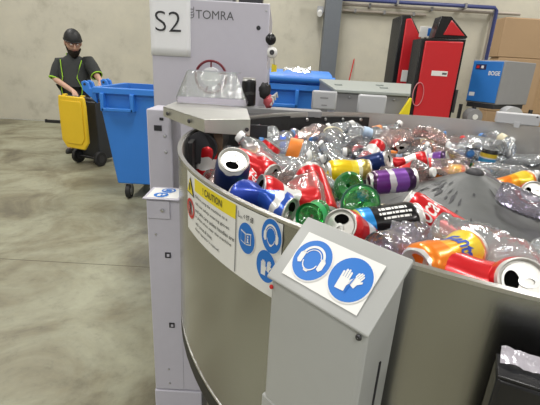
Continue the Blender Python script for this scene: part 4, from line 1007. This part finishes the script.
# red cabinets (kiosk fronts)
def redcab(top, door, Y, dep, label, hoodp=None, hoodred=None, lab=None, loop=False):
    """kiosk cabinet: front outline extruded back, a red door standing proud, optional sloped hood"""
    P = [PY(x_, y_, Y) for x_, y_ in top]; cxm = sum(p.x for p in P)/len(P)
    o = empty('red_kiosk', (cxm, Y, 0), label, 'cabinet', 'red and black kiosks by the back wall'); f = lambda p: V((p.x-cxm, 0, p.z))
    T = [f(p) for p in P]
    mb = MB(); mb.prism(T+[V((T[-1].x, 0, 0)), V((T[0].x, 0, 0))], (0, dep, 0), m_blackg); mb.build('cabinet_body', o, 0.01)
    Q = [f(PY(x_, y_, Y))+V((0, -0.03, 0)) for x_, y_ in door]
    mb = MB(); mb.prism(Q+[V((Q[-1].x, -0.03, 0.12)), V((Q[0].x, -0.03, 0.12))], (0, 0.03, 0), m_red); dr = mb.build('red_door', o, 0.012)
    hx = Q[-1].x+0.03; bx('door_handle', dr, (hx-0.012, hx+0.012, -0.06, -0.03, 0.95, 1.25), m_dark, 0.004)
    if hoodp:
        Q = [f(PY(x_, y_, Y+0.12)) for x_, y_ in hoodp]; mb = MB(); mb.prism([q+V((0, 0.12, 0)) for q in Q], (0, dep-0.12, 0), m_blackg); hd = mb.build('sloped_hood', o, 0.008)
        Q = [f(PY(x_, y_, Y+0.12)) for x_, y_ in hoodred]; mb = MB(); mb.prism([q+V((0, 0.105, 0)) for q in Q], (0, 0.02, 0), m_red); mb.build('hood_panel', hd, 0.006)
    x0_, y0_, x1_, y1_ = lab; a = f(PY(x0_, y0_, Y)); b = f(PY(x1_, y1_, Y)); l_ = bx('white_label', dr, (a.x, b.x, -0.034, -0.03, b.z, a.z), m_white, 0.002)
    if loop:
        bx('print_bar', l_, (a.x+(b.x-a.x)*0.66, a.x+(b.x-a.x)*0.95, -0.0348, -0.034, b.z+0.02, b.z+0.045), m_inkg, 0)
        q = f(PY(417, 94, Y)); mb = MB(); mb.tube([(q.x+0.07*math.cos(t*math.pi/14), -0.045, q.z+0.15*math.sin(t*math.pi/14)) for t in range(28)], 0.006, wm('pink_cable', (0.62, 0.22, 0.24)), 6, True); mb.build('cable_loop', o)
    return o
KY = 5.6
redcab([(402, 15), (411, 15), (421.5, 37)], [(406, 19), (411, 18.5), (420, 38)], 6.3, 0.5,
       'narrow red and black kiosk, the one behind at left', lab=(401.5, 70, 411, 82))
redcab([(421.5, 38), (466.5, 39)], [(425, 41), (463, 42)], KY, 0.35,
       'large red door kiosk with sloped hood and white label, right of the narrow one', hoodp=[(434, 38), (441.5, 16), (452, 16.5), (468, 37), (466, 39)], hoodred=[(443, 35), (451.5, 20), (464.5, 36)], lab=(431, 70.5, 446, 76.5), loop=True)
kq = PY(427, 32, 6.1)
sg = empty('hanging_sign', (kq.x, 6.1, 0), 'small blue and white sign between the two red kiosks', 'sign')
bx('board', sg, (-0.10, 0.10, 0, 0.02, kq.z-0.07, kq.z+0.07), m_white, 0.003); bx('blue_field', sg, (0.01, 0.09, -0.003, 0, kq.z-0.05, kq.z+0.05), m_signb, 0); bx('stake', sg, (-0.015, 0.015, 0.02, 0.04, 0, kq.z), m_dark, 0.002)

# air compressor on its tank
KY2 = 5.7
f0 = PY(464.5, 101, KY2+0.15); f1_ = PY(496, 105, KY2-0.1)
A1 = PY(476, 59, KY2+0.15); 
corner = PY(500.5, 84, KY2-0.12); leftp = PY(469.5, 82, KY2+0.22); rightp = PY(531, 86, KY2+0.25)
zt2 = PY(490, 60, KY2).z; zb2 = PY(481, 103.5, KY2).z
cmpx = empty('air_compressor', (corner.x, corner.y, 0), 'blue fronted air compressor mounted on a dark tank at right', 'compressor')
e1 = V((leftp.x-corner.x, leftp.y-corner.y, 0)); e2 = V((rightp.x-corner.x, rightp.y-corner.y, 0))
def quadbox(name, par, o0, a, b, z0, z1, mat, bev=0.01):
    mb = MB(); pts = [o0, o0+a, o0+a+b, o0+b]; mb.hexa([p+V((0, 0, z0)) for p in pts]+[p+V((0, 0, z1)) for p in pts], mat); return mb.build(name, par, bev)
quadbox('casing', cmpx, V((0, 0, 0)), e1, e2, zb2, zt2, m_compg)
nf = V((e1.y, -e1.x, 0)).normalized(); nf = nf if nf.y < 0 else -nf
fpnl = quadbox('blue_front', cmpx, e1*0.03+nf*0.001, e1*0.94, nf*0.018, zb2+0.02, zt2-0.015, m_compb, 0.006)
hC = zt2-zb2; e1n = e1.normalized(); LW1 = e1.length
pr = Print(lambda a, b, l: e1*0.97-e1n*a+nf*(0.0195+0.0008*l)+V((0, 0, zb2+b)))
pr.rect(LW1*0.10, LW1*0.44, hC*0.78, hC*0.90, wm('display_dark', (0.03, 0.03, 0.10)), 1); pr.rect(LW1*0.13, LW1*0.22, hC*0.81, hC*0.87, m_signr, 2); pr.rect(LW1*0.28, LW1*0.36, hC*0.81, hC*0.87, m_paper, 2)
pr.build('display', fpnl); pr = Print(pr.fn); pr.text('BOGE', LW1*0.55, hC*0.66, hC*0.10, m_white, 1, 0.03, width=LW1*0.36); pr.build('maker_lettering', fpnl); pr = Print(pr.fn); pr.rect(LW1*0.06, LW1*0.24, hC*0.16, hC*0.25, m_paper, 1); pr.build('data_label', fpnl)
quadbox('base_tray', cmpx, V((0, 0, 0))+e1*0.05, e1*0.9, e2*0.95, zb2-0.06, zb2, m_dark, 0.006)
mid = (e1+e2)*0.5; tz = 0.55; td = (e1-e2).normalized()
mb = MB(); mb.tube([mid+td*0.62+V((0, 0, tz-0.0)), mid+td*0.58+V((0, 0, tz)), mid-td*0.58+V((0, 0, tz)), mid-td*0.62+V((0, 0, tz))], [0.18, 0.26, 0.26, 0.18], m_compg, 28); mb.build('air_tank', cmpx)
for a in (-0.4, 0.4):
    for b in (-0.2, 0.2):
        q = mid+td*a+V((td.y, -td.x, 0))*b; bx('tank_leg', cmpx, (q.x-0.03, q.x+0.03, q.y-0.03, q.y+0.03, 0, tz-0.12), m_dark, 0.004)
        bx('strut', cmpx, (q.x-0.02, q.x+0.02, q.y-0.02, q.y+0.02, tz+0.12, zb2-0.05), m_dark, 0.003)
for (px, r_, mt) in ((475, 0.10, m_greyd), (513, 0.13, m_greyl)):
    q = PY(px, 117, KY2-0.25)-cmpx.location; q.z = PY(px, 117, KY2-0.25).z
    mb = MB(); mb.tube([q, q+V((0.0, 0.16, 0))], r_, mt, 20); mb.build('filter_pot', cmpx)
    mb = MB(); mb.tube([q+V((0, -0.012, 0)), q], r_*0.35, m_white, 14); mb.build('pot_badge', cmpx)
# cartons and boards at the right
def carton(px0, py0, px1, Y, z0, z1, dep, label):
    a = PY(px0, py0, Y); b = PY(px1, py0, Y); o = empty('cardboard_carton', ((a.x+b.x)/2, Y, z0), label, 'carton', 'tan cartons stacked at the right'); hw_ = (b.x-a.x)/2
    bx('carton_body', o, (-hw_, hw_, 0, dep, 0, z1-z0), m_card, 0.01); bx('tape_strip', o, (-hw_*0.08, hw_*0.08, -0.003, 0.0, 0.0, z1-z0), wm('packing_tape', (0.44, 0.29, 0.16)), 0)
    bx('flap', o, (-hw_*0.98, hw_*0.98, 0.01, dep*0.49, z1-z0, z1-z0+0.006), m_card, 0.001); bx('flap', o, (-hw_*0.98, hw_*0.98, dep*0.51, dep*0.98, z1-z0, z1-z0+0.006), m_card, 0.001)
zc0 = PY(520, 58, 7.1).z; zc1 = PY(520, 18, 7.1).z
carton(497, 58, 600, 7.1, zc0, zc1, 0.3, 'wide tan carton on top of the stack behind the compressor')
carton(499, 58, 600, 7.1, zc0*0.5, zc0-0.008, 0.3, 'tan carton in the middle of the stack behind the compressor'); carton(499, 58, 600, 7.1, 0.0, zc0*0.5-0.008, 0.3, 'tan carton at the floor under the stack behind the compressor')
o = PY(505, 40, 7.8)
# blue bins -----------------------------------------------------------
def big_bin(origin, W, D, H, label, lid, rz=0.0, lugs=True):
    """four wheeled waste bin: origin is the front left foot of the rim"""
    o = empty('wheeled_bin', origin, label, 'bin', 'blue four wheeled bins'); o.rotation_euler = (0, 0, rz)
    zb_, zr = 0.17, H; t = 0.03; tp = 0.11
    def ring(ix, z): return [V((tp*(1-ix)+0, 0.06*(1-ix), z)), V((W-tp*(1-ix), 0.06*(1-ix), z)), V((W-tp*(1-ix), D-0.06*(1-ix), z)), V((tp*(1-ix), D-0.06*(1-ix), z))]
    lo = ring(0, zb_); hi = ring(1, zr-0.05)
    li = [p+V((t if i in (0, 3) else -t, t if i < 2 else -t, 0.03)) for i, p in enumerate(lo)]; hi_i = [p+V((t if i in (0, 3) else -t, t if i < 2 else -t, 0.05)) for i, p in enumerate(hi)]
    mb = MB(); vs = lo+hi+hi_i+li
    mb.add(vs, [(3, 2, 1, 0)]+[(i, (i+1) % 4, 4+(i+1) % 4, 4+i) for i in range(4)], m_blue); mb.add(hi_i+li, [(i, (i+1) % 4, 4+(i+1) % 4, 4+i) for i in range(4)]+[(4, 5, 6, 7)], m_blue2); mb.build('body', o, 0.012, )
    mb = MB(); e = 0.035; z0, z1 = zr-0.06, zr
    out = [(-e, -e), (W+e, -e), (W+e, D+e), (-e, D+e)]; inn = [(t, t), (W-t, t), (W-t, D-t), (t, D-t)]
    vs = [V((x_, y_, z0)) for x_, y_ in out]+[V((x_, y_, z1)) for x_, y_ in out]+[V((x_, y_, z1)) for x_, y_ in inn]+[V((x_, y_, z0)) for x_, y_ in inn]
    fs = []
    for k in range(4):
        for i in range(4): j = (i+1) % 4; fs.append((k*4+i, k*4+j, ((k+1) % 4)*4+j, ((k+1) % 4)*4+i))
    mb.add(vs, fs, m_blue); mb.build('rim', o, 0.008)
    # lifting comb frame under the front rim
    hx0, hx1 = 0.05, 0.36
    for nm, dm in (('comb_bar', (hx0, hx1, -0.07, -0.03, zr-0.22, zr-0.185)), ('comb_post', (hx0-0.005, hx0+0.03, -0.07, 0.03, zr-0.22, zr-0.05)), ('comb_post', (hx1-0.03, hx1+0.005, -0.07, 0.03, zr-0.22, zr-0.05))): bx(nm, o, dm, m_blue, 0.008)
    if W > 0.9:
        for nm, dm in (('comb_bar', (W-hx1, W-hx0, -0.07, -0.03, zr-0.22, zr-0.185)), ('comb_post', (W-hx0-0.03, W-hx0+0.005, -0.07, 0.03, zr-0.22, zr-0.05)), ('comb_post', (W-hx1-0.005, W-hx1+0.03, -0.07, 0.03, zr-0.22, zr-0.05))): bx(nm, o, dm, m_blue, 0.008)
    if lugs:   # arm lugs at the left side
        for yy in (0.02, 0.12, 0.46, 0.56):
            mb = MB(); prof = [(-0.02, zr-0.16), (-0.15, zr-0.04), (-0.16, zr+0.035), (-0.125, zr+0.05), (-0.09, zr+0.03), (-0.08, zr-0.02), (-0.02, zr-0.02)]
            mb.prism([(a_, yy, b_) for a_, b_ in prof], (0, 0.035, 0), m_blue); lg = mb.build('lug', o, 0.006)
            mb = MB(); mb.tube([(-0.125, yy-0.002, zr+0.015), (-0.125, yy+0.037, zr+0.015)], 0.013, m_dark, 10); mb.build('lug_hole', lg)
    if lid:
        mb = MB(); prof = [(0.0, zr), (0.0, zr+0.03), (0.12, zr+0.10), (D*0.5, zr+0.13), (D-0.1, zr+0.10), (D, zr+0.02), (D, zr)]
        mb.prism([(-0.02, a_, b_) for a_, b_ in prof], (W+0.04, 0, 0), m_blue); ld_ = mb.build('lid', o, 0.012)
        for xx in (0.2, W*0.5, W-0.2): bx('lid_rib', ld_, (xx-0.02, xx+0.02, -0.012, 0.02, zr+0.002, zr+0.045), m_blue, 0.006)
        mb = MB(); mb.tube([(-0.03, -0.03, zr+0.05), (W+0.03, -0.03, zr+0.05)], 0.032, m_blue, 12); mb.build('lid_bar', ld_)
    for (xx, yy) in ((tp+0.10, 0.12), (W-tp-0.10, 0.12), (tp+0.10, D-0.12), (W-tp-0.10, D-0.12)):
        cs = MB(); cs.box(xx-0.03, xx+0.03, yy-0.03, yy+0.03, 0.155, 0.172, m_bolt); cs.box(xx-0.032, xx-0.026, yy-0.035, yy+0.02, 0.07, 0.16, m_bolt); cs.box(xx+0.026, xx+0.032, yy-0.035, yy+0.02, 0.07, 0.16, m_bolt); fk = cs.build('caster_fork', o, 0.002)
        wh = MB(); wh.tube([(xx-0.022, yy-0.01, 0.08), (xx+0.022, yy-0.01, 0.08)], 0.08, m_black, 24); wo = wh.build('caster_wheel', o, 0.006); wh = MB(); wh.tube([(xx-0.025, yy-0.01, 0.08), (xx+0.025, yy-0.01, 0.08)], 0.045, m_bolt, 20); wh.build('hub', wo)
    return o
o1 = PY(97, 89, 3.95); H1 = PY(120, 88, 3.95).z
big_bin((o1.x, 3.95, 0), 1.25, 0.78, H1, 'open blue bin with arm lugs left of the S2 cabinet', False)
o2 = PY(262, 84, 4.1); H2 = PY(300, 84.5, 4.1).z
wR = PY(331, 84, 4.1).x-o2.x
big_bin((o2.x, 4.1, 0), wR, 0.78, H2, 'closed blue bin between the S2 cabinet and the grey module', True, lugs=False)
tpb = MB(); q = PY(296, 80, 4.06)
wr = empty('plastic_wrapper', (q.x, 4.13, H2+0.09), 'clear crumpled wrapper lying on the lid of the closed blue bin', 'wrapper'); vs = []; fs = []
for i in range(10):
    for j in range(6): vs.append((0.03*i-0.13, 0.025*j-0.06, 0.02+0.035*abs(noise.noise(V((i*0.7, j*0.8, 9))))+0.05*(j/6)))
for i in range(9):
    for j in range(5): a = i*6+j; fs.append((a, a+6, a+7, a+1))
tpb.add(vs, fs, m_film, False); tpb.build('film', wr)

# ================================================================== WHEELIE BIN WITH YELLOW LID
HL = PY(70, 95, 5.40); hz = HL.z
wbn = empty('wheelie_bin', (HL.x, HL.y, 0), 'charcoal wheelie bin with its yellow lid hanging open', 'bin'); wbn.rotation_euler = (0, 0, -R_(22))
BW, BD = 0.43, 0.52
mb = MB()
lo = [V((0.07, 0.06, 0.06)), V((BW-0.07, 0.06, 0.06)), V((BW-0.07, BD-0.10, 0.06)), V((0.07, BD-0.10, 0.06))]; hi = [V((0, 0, hz-0.06)), V((BW, 0, hz-0.06)), V((BW, BD, hz-0.06)), V((0, BD, hz-0.06))]
ti = [p+V((0.025 if i in (0, 3) else -0.025, 0.025 if i < 2 else -0.025, 0)) for i, p in enumerate(hi)]; bi = [p+V((0.02 if i in (0, 3) else -0.02, 0.02 if i < 2 else -0.02, 0.04)) for i, p in enumerate(lo)]
mb.add(lo+hi+ti+bi, [(3, 2, 1, 0)]+[(k*4+i, k*4+(i+1) % 4, (k+1)*4+(i+1) % 4, (k+1)*4+i) for k in range(3) for i in range(4)]+[(12, 13, 14, 15)], m_bin); mb.build('bin_body', wbn, 0.012)
mb = MB(); mb.tube([(0.0, 0.02, hz-0.05), (0.0, -0.10, hz-0.01), (0.03, -0.13, hz), (BW-0.03, -0.13, hz), (BW, -0.10, hz-0.01), (BW, 0.02, hz-0.05)], 0.017, m_bin, 10); mb.build('handle', wbn)
# lid hanging down in front of the handle side
mb = MB(); LH = 0.66; n = 10; prof = []
yl = -0.155
outer = [(0.0, hz+0.01), (BW, hz+0.01), (BW+0.015, hz-0.10), (BW+0.015, hz-LH+0.10), (BW-0.06, hz-LH), (0.06, hz-LH), (-0.015, hz-LH+0.10), (-0.015, hz-0.10)]
mb.prism([(a_, yl, b_) for a_, b_ in outer], (0, -0.035, 0), m_yellow); ylid = mb.build('yellow_lid', wbn, 0.014)
mb = MB(); inn = [((a_-BW/2)*0.80+BW/2, (b_-hz+LH*0.45)*0.82+hz-LH*0.45) for a_, b_ in outer]; mb.prism([(a_, yl-0.035, b_) for a_, b_ in inn], (0, -0.012, 0), m_yellow); mb.build('raised_panel', ylid, 0.008)
for xx in (0.05, BW-0.08):
    bx('hinge', ylid, (xx, xx+0.04, -0.165, -0.11, hz-0.02, hz+0.028), m_yellow, 0.006)
for xx in (0.02, BW-0.02):
    mb = MB(); mb.tube([(xx-0.025, 0.02, 0.10), (xx+0.025, 0.02, 0.10)], 0.10, m_black, 22); wv = mb.build('wheel', wbn, 0.008)
    mb = MB(); mb.tube([(xx-0.03, 0.02, 0.10), (xx+0.03, 0.02, 0.10)], 0.05, m_dark, 16); mb.build('hub', wv)
mb = MB(); mb.tube([(0.0, 0.02, 0.10), (BW, 0.02, 0.10)], 0.012, m_dark, 8); mb.build('axle', wbn)

# ================================================================== PERSON
Yp = 6.0
base = PY(76, 100, Yp); pr0 = V((base.x, Yp, 0))
person = empty('person', pr0, 'person in dark polo with lime piping, black cap and glasses pushing a wheelie bin', 'person')
def J(px, py, dy=0.0): return PY(px, py, Yp+dy)-pr0
def skin(name, pts, edges, mat, root, parent, sub_=2):
    me = bpy.data.meshes.new(name); keys = list(pts); me.from_pydata([tuple(pts[k][0]) for k in keys], [(keys.index(a), keys.index(b)) for a, b in edges], [])
    o = bpy.data.objects.new(name, me); COL.objects.link(o); o.parent = parent; me.materials.append(mat)
    sk = o.modifiers.new('skin', 'SKIN'); sk.use_smooth_shade = True
    for i, k in enumerate(keys):
        r = pts[k][1]; r = r if isinstance(r, tuple) else (r, r); me.skin_vertices[0].data[i].radius = r; me.skin_vertices[0].data[i].use_root = (k == root)
    ss = o.modifiers.new('sub', 'SUBSURF'); ss.levels = sub_; ss.render_levels = sub_; return o
neck = J(73, 56); chest = J(74, 68); belly = J(76, 86, -0.05); pelvis = J(77, 103); pelvis.z = 0.95
shR, shL = J(60, 63), J(89, 62); elR, elL = J(55, 79, -0.10), J(97, 76, -0.12)
wrR = V((HL.x, HL.y, hz+0.02))-pr0+V((0.06, -0.02, 0.03)); wrL = J(101, 81.5, -0.40)
hR, hL = pelvis+V((-0.11, 0, -0.05)), pelvis+V((0.11, 0, -0.05))
kR, kL = hR+V((-0.03, -0.05, -0.42)), hL+V((0.03, -0.04, -0.42)); aR, aL = V((hR.x-0.04, 0.02, 0.09)), V((hL.x+0.04, 0.03, 0.09))
B = {'pelvis': (pelvis, (0.12, 0.10)), 'belly': (belly, (0.10, 0.09)), 'chest': (chest, (0.10, 0.085)), 'neck0': (neck, (0.07, 0.07)), 'neck1': (neck+V((0.01, -0.03, 0.10)), 0.06),
     'shR': (shR, 0.062), 'elR': (elR, 0.045), 'wrR': (wrR, 0.03), 'shL': (shL, 0.062), 'elL': (elL, 0.045), 'wrL': (wrL, 0.03),
     'hR': (hR, 0.09), 'kR': (kR, 0.06), 'aR': (aR, 0.045), 'fR': (V((aR.x, -0.10, 0.05)), 0.035), 'hL': (hL, 0.09), 'kL': (kL, 0.06), 'aL': (aL, 0.045), 'fL': (V((aL.x, -0.09, 0.05)), 0.035)}
E_ = [('pelvis', 'belly'), ('belly', 'chest'), ('chest', 'neck0'), ('neck0', 'neck1'), ('chest', 'shR'), ('shR', 'elR'), ('elR', 'wrR'), ('chest', 'shL'), ('shL', 'elL'), ('elL', 'wrL'), ('pelvis', 'hR'), ('hR', 'kR'), ('kR', 'aR'), ('aR', 'fR'), ('pelvis', 'hL'), ('hL', 'kL'), ('kL', 'aL'), ('aL', 'fL')]
def hand(sd, w, el):
    f = (w-el).normalized(); f = (f+V((0, -0.2, -0.5))).normalized(); side = f.cross(V((0, 0, 1))).normalized(); pl_ = w+f*0.05
    B['palm'+sd] = (pl_, (0.032, 0.020)); E_.append(('wr'+sd, 'palm'+sd))
    for i, ln in enumerate((0.060, 0.070, 0.066, 0.050)):
        o_ = (i-1.5)*0.019; a1 = pl_+f*0.045+side*o_; a2 = a1+f*ln*0.5+V((0, -0.005, -0.012)); a3 = a2+(f*0.3+V((0, 0, -0.9))).normalized()*ln*0.5
        for nme, q, r in (('a', a1, 0.010), ('b', a2, 0.009), ('c', a3, 0.0075)): B[f'f{sd}{i}{nme}'] = (q, r)
        E_.extend([('palm'+sd, f'f{sd}{i}a'), (f'f{sd}{i}a', f'f{sd}{i}b'), (f'f{sd}{i}b', f'f{sd}{i}c')])
    t_ = 1 if sd == 'R' else -1; t1 = pl_+side*0.035*t_*(1 if side.x > 0 else -1)+f*0.005; t2 = t1+f*0.035+V((0, 0, -0.015))
    B['t'+sd+'a'] = (t1, 0.011); B['t'+sd+'b'] = (t2, 0.009); E_.extend([('palm'+sd, 't'+sd+'a'), ('t'+sd+'a', 't'+sd+'b')])
hand('R', wrR, elR); hand('L', wrL, elL)
skin('body', B, E_, m_skin, 'pelvis', person)
up_ = lambda a, b, t: a.lerp(b, t)
def loft(mb, rings, mat, seg=24):
    vs = []; fs = []
    for c_, rx, ry in rings:
        for k in range(seg): t = 2*math.pi*k/seg; vs.append(c_+V((rx*math.copysign(abs(math.cos(t))**0.85, math.cos(t)), ry*math.sin(t), 0)))
    for i in range(len(rings)-1):
        for k in range(seg): fs.append((i*seg+k, i*seg+(k+1) % seg, (i+1)*seg+(k+1) % seg, (i+1)*seg+k))
    fs += [tuple(range(seg))[::-1], tuple(range((len(rings)-1)*seg, len(rings)*seg))]; mb.add(vs, fs, mat, True)
mb = MB(); shm = (shR+shL)/2
loft(mb, [(V((pelvis.x, pelvis.y, pelvis.z-0.12)), 0.20, 0.165), (pelvis+V((0, 0, 0.05)), 0.200, 0.168), (belly, 0.212, 0.175), (chest.lerp(belly, 0.4), 0.214, 0.165), (chest, 0.212, 0.150), (V((shm.x, chest.y, shm.z+0.01)), 0.205, 0.125), (V((shm.x, chest.y, shm.z+0.05)), 0.165, 0.105), (V((neck.x, neck.y, neck.z+0.005)), 0.085, 0.085), (V((neck.x, neck.y, neck.z+0.04)), 0.075, 0.075)], m_shirt)
for sh_, el_ in ((shR, elR), (shL, elL)):
    inn_ = V((shm.x, shm.y, shm.z)).lerp(sh_, 0.7); mb.tube([inn_, sh_+V((0, 0, -0.0)), sh_.lerp(el_, 0.3), sh_.lerp(el_, 0.65), sh_.lerp(el_, 0.95)], [0.075, 0.088, 0.090, 0.086, 0.082], m_shirt, 18)
shirt = mb.build('polo_shirt', person)
def seam(pts, nm): m_ = MB(); m_.tube(pts, 0.007, m_lime, 6); return m_.build(nm, shirt)
for s_x in (-1, 1):
    seam([V((shm.x+s_x*0.15, chest.y-0.095, shm.z+0.035)), V((shm.x+s_x*0.13, chest.y-0.135, chest.z+0.02)), V((belly.x+s_x*0.10, belly.y-0.155, chest.z-0.12)), V((belly.x+s_x*0.15, belly.y-0.125, belly.z-0.02)), V((belly.x+s_x*0.13, belly.y-0.14, belly.z-0.15))], 'seam_piping')
    seam([V((neck.x+s_x*0.08, neck.y-0.03, neck.z+0.03)), V((neck.x+s_x*0.035, neck.y-0.09, neck.z-0.03)), V((neck.x+0.005, neck.y-0.125, neck.z-0.12))], 'collar_piping')
TR = {'p': (pelvis+V((0, 0, 0.02)), (0.165, 0.135)), 'hR': (hR, 0.105), 'kR': (kR, 0.08), 'aR': (aR+V((0, 0, 0.0)), 0.075), 'hL': (hL, 0.105), 'kL': (kL, 0.08), 'aL': (aL, 0.075)}
skin('trousers', TR, [('p', 'hR'), ('hR', 'kR'), ('kR', 'aR'), ('p', 'hL'), ('hL', 'kL'), ('kL', 'aL')], m_trous, 'p', person)
for a in (aR, aL):
    mb = MB(); mb.lathe([(0.001, 0.0), (0.9, 0.0), (1.0, 0.25), (0.95, 0.6), (0.6, 1.0), (0.001, 1.05)], 16, m_black, True, lambda p: V((a.x+p.x*0.052, a.y-0.05+p.y*0.14, p.z*(0.10 if p.y > 0 else 0.075)))); mb.build('shoe', person)
# lime piping: sleeve cuffs, front seams, collar
def ringp(c_, d_, r, w_, mat, nm):
    d_ = d_.normalized(); a = d_.cross(V((0, 0, 1))).normalized(); b = d_.cross(a); mb = MB()
    mb.tube([c_+a*r*math.cos(t*math.pi/10)+b*r*math.sin(t*math.pi/10) for t in range(20)], w_, mat, 6, True); return mb.build(nm, shirt)
ringp(up_(shR, elR, 0.97), elR-shR, 0.076, 0.012, m_lime, 'cuff_trim'); ringp(up_(shL, elL, 0.97), elL-shL, 0.076, 0.009, m_lime, 'cuff_trim')
# head -----------------------------------------------------------------
hc = J(73, 43, -0.10); HS = 1.3
head = empty('head_group', hc)
bpy.data.objects.remove(head)
hm = Matrix.Translation(hc) @ Matrix.Rotation(R_(34), 4, 'Z') @ Matrix.Rotation(R_(18), 4, 'X') @ Matrix.Scale(HS, 4)
def hp(p): return hm @ V(p)      # head space: -y is where the face looks
def ball(mb, c_, r, mat, seg=14, rings=9, clip=None):
    rx, ry, rz = r if isinstance(r, tuple) else (r, r, r)
    lo_, hi_ = clip or (0, 1)
    prof = [(math.sin(math.pi*(lo_+(hi_-lo_)*i/rings))+1e-4, -math.cos(math.pi*(lo_+(hi_-lo_)*i/rings))) for i in range(rings+1)]
    mb.lathe(prof, seg, mat, True, lambda p: hp((c_[0]+p.x*rx, c_[1]+p.y*ry, c_[2]+p.z*rz)))
mb = MB()
def hf(p):
    x_, y_, z_ = p; k = 1.0
    if z_ < 0: k = 1+0.22*z_
    y2 = y_*0.098; x2 = x_*0.075*k
    if y_ < 0 and z_ < 0: y2 *= 0.98
    return hp((x2, y2, z_*0.118))
mb.lathe([(math.sin(math.pi*i/14)+1e-4, -math.cos(math.pi*i/14)) for i in range(15)], 22, m_skin, True, hf); hd = mb.build('head', person)
mb = MB(); mb.prism([hp((-0.004, -0.092, 0.02)), hp((0.004, -0.092, 0.02)), hp((0.015, -0.096, -0.03)), hp((-0.015, -0.096, -0.03))], (hm.to_3x3() @ V((0, -0.018, -0.004))), m_skin); mb.build('nose', hd, 0.006)
for s in (-1, 1):
    mb = MB(); ball(mb, (s*0.030, -0.085, 0.012), (0.011, 0.008, 0.007), m_white); mb.build('eye', hd)
    mb = MB(); ball(mb, (s*0.077, 0.005, 0.0), (0.010, 0.020, 0.030), m_skin); mb.build('ear', hd)
    mb = MB(); mb.tube([hp((s*0.032+0.024*math.cos(t*math.pi/8), -0.100, 0.010+0.017*math.sin(t*math.pi/8))) for t in range(16)], 0.0028, M('glasses_frame', (0.10, 0.02, 0.03), 0.4), 6, True); gl_ = mb.build('glasses', hd)
    mb = MB(); mb.tube([hp((s*0.056, -0.098, 0.014)), hp((s*0.080, 0.0, 0.012))], 0.0025, MATS['glasses_frame'], 6); mb.build('temple', gl_)
mb = MB(); mb.tube([hp((-0.008, -0.102, 0.014)), hp((0.008, -0.102, 0.014))], 0.0025, MATS['glasses_frame'], 6); mb.build('bridge', hd)
mb = MB(); mb.tube([hp((-0.02, -0.094, -0.052)), hp((0.02, -0.094, -0.052))], 0.005, M('lips', (0.42, 0.16, 0.13), 0.5), 6); mb.build('mouth', hd)
mb = MB(); mb.lathe([(math.sin(math.pi*i/14)+1e-4, -math.cos(math.pi*i/14)) for i in range(7)], 20, m_hair, True, lambda p: hp((p.x*0.078*(1+0.15*p.z), (p.y*0.094-0.012), p.z*0.135-0.020)) if p.y < 0.35 else hp((p.x*0.070, p.y*0.05, p.z*0.10-0.02))); mb.build('beard', hd)
mb = MB(); ball(mb, (0, 0.045, -0.01), (0.080, 0.070, 0.085), m_hair); mb.build('hair', hd)
mb = MB(); ball(mb, (0, 0.006, 0.030), (0.089, 0.112, 0.115), m_black, 20, 8, (0.5, 1)); cap_ = mb.build('cap', person)
mb = MB(); mb.prism([hp((-0.06, 0.09, 0.035)), hp((0.06, 0.09, 0.035)), hp((0.05, 0.17, 0.01)), hp((-0.05, 0.17, 0.01))], hm.to_3x3() @ V((0, 0, 0.006)), m_black); mb.build('cap_brim', cap_, 0.002)
mb = MB(); mb.tube([hp((0.09*math.cos(t*math.pi/14), 0.006+0.113*math.sin(t*math.pi/14), 0.034)) for t in range(28)], 0.006, m_black, 6, True); mb.build('cap_band', cap_)
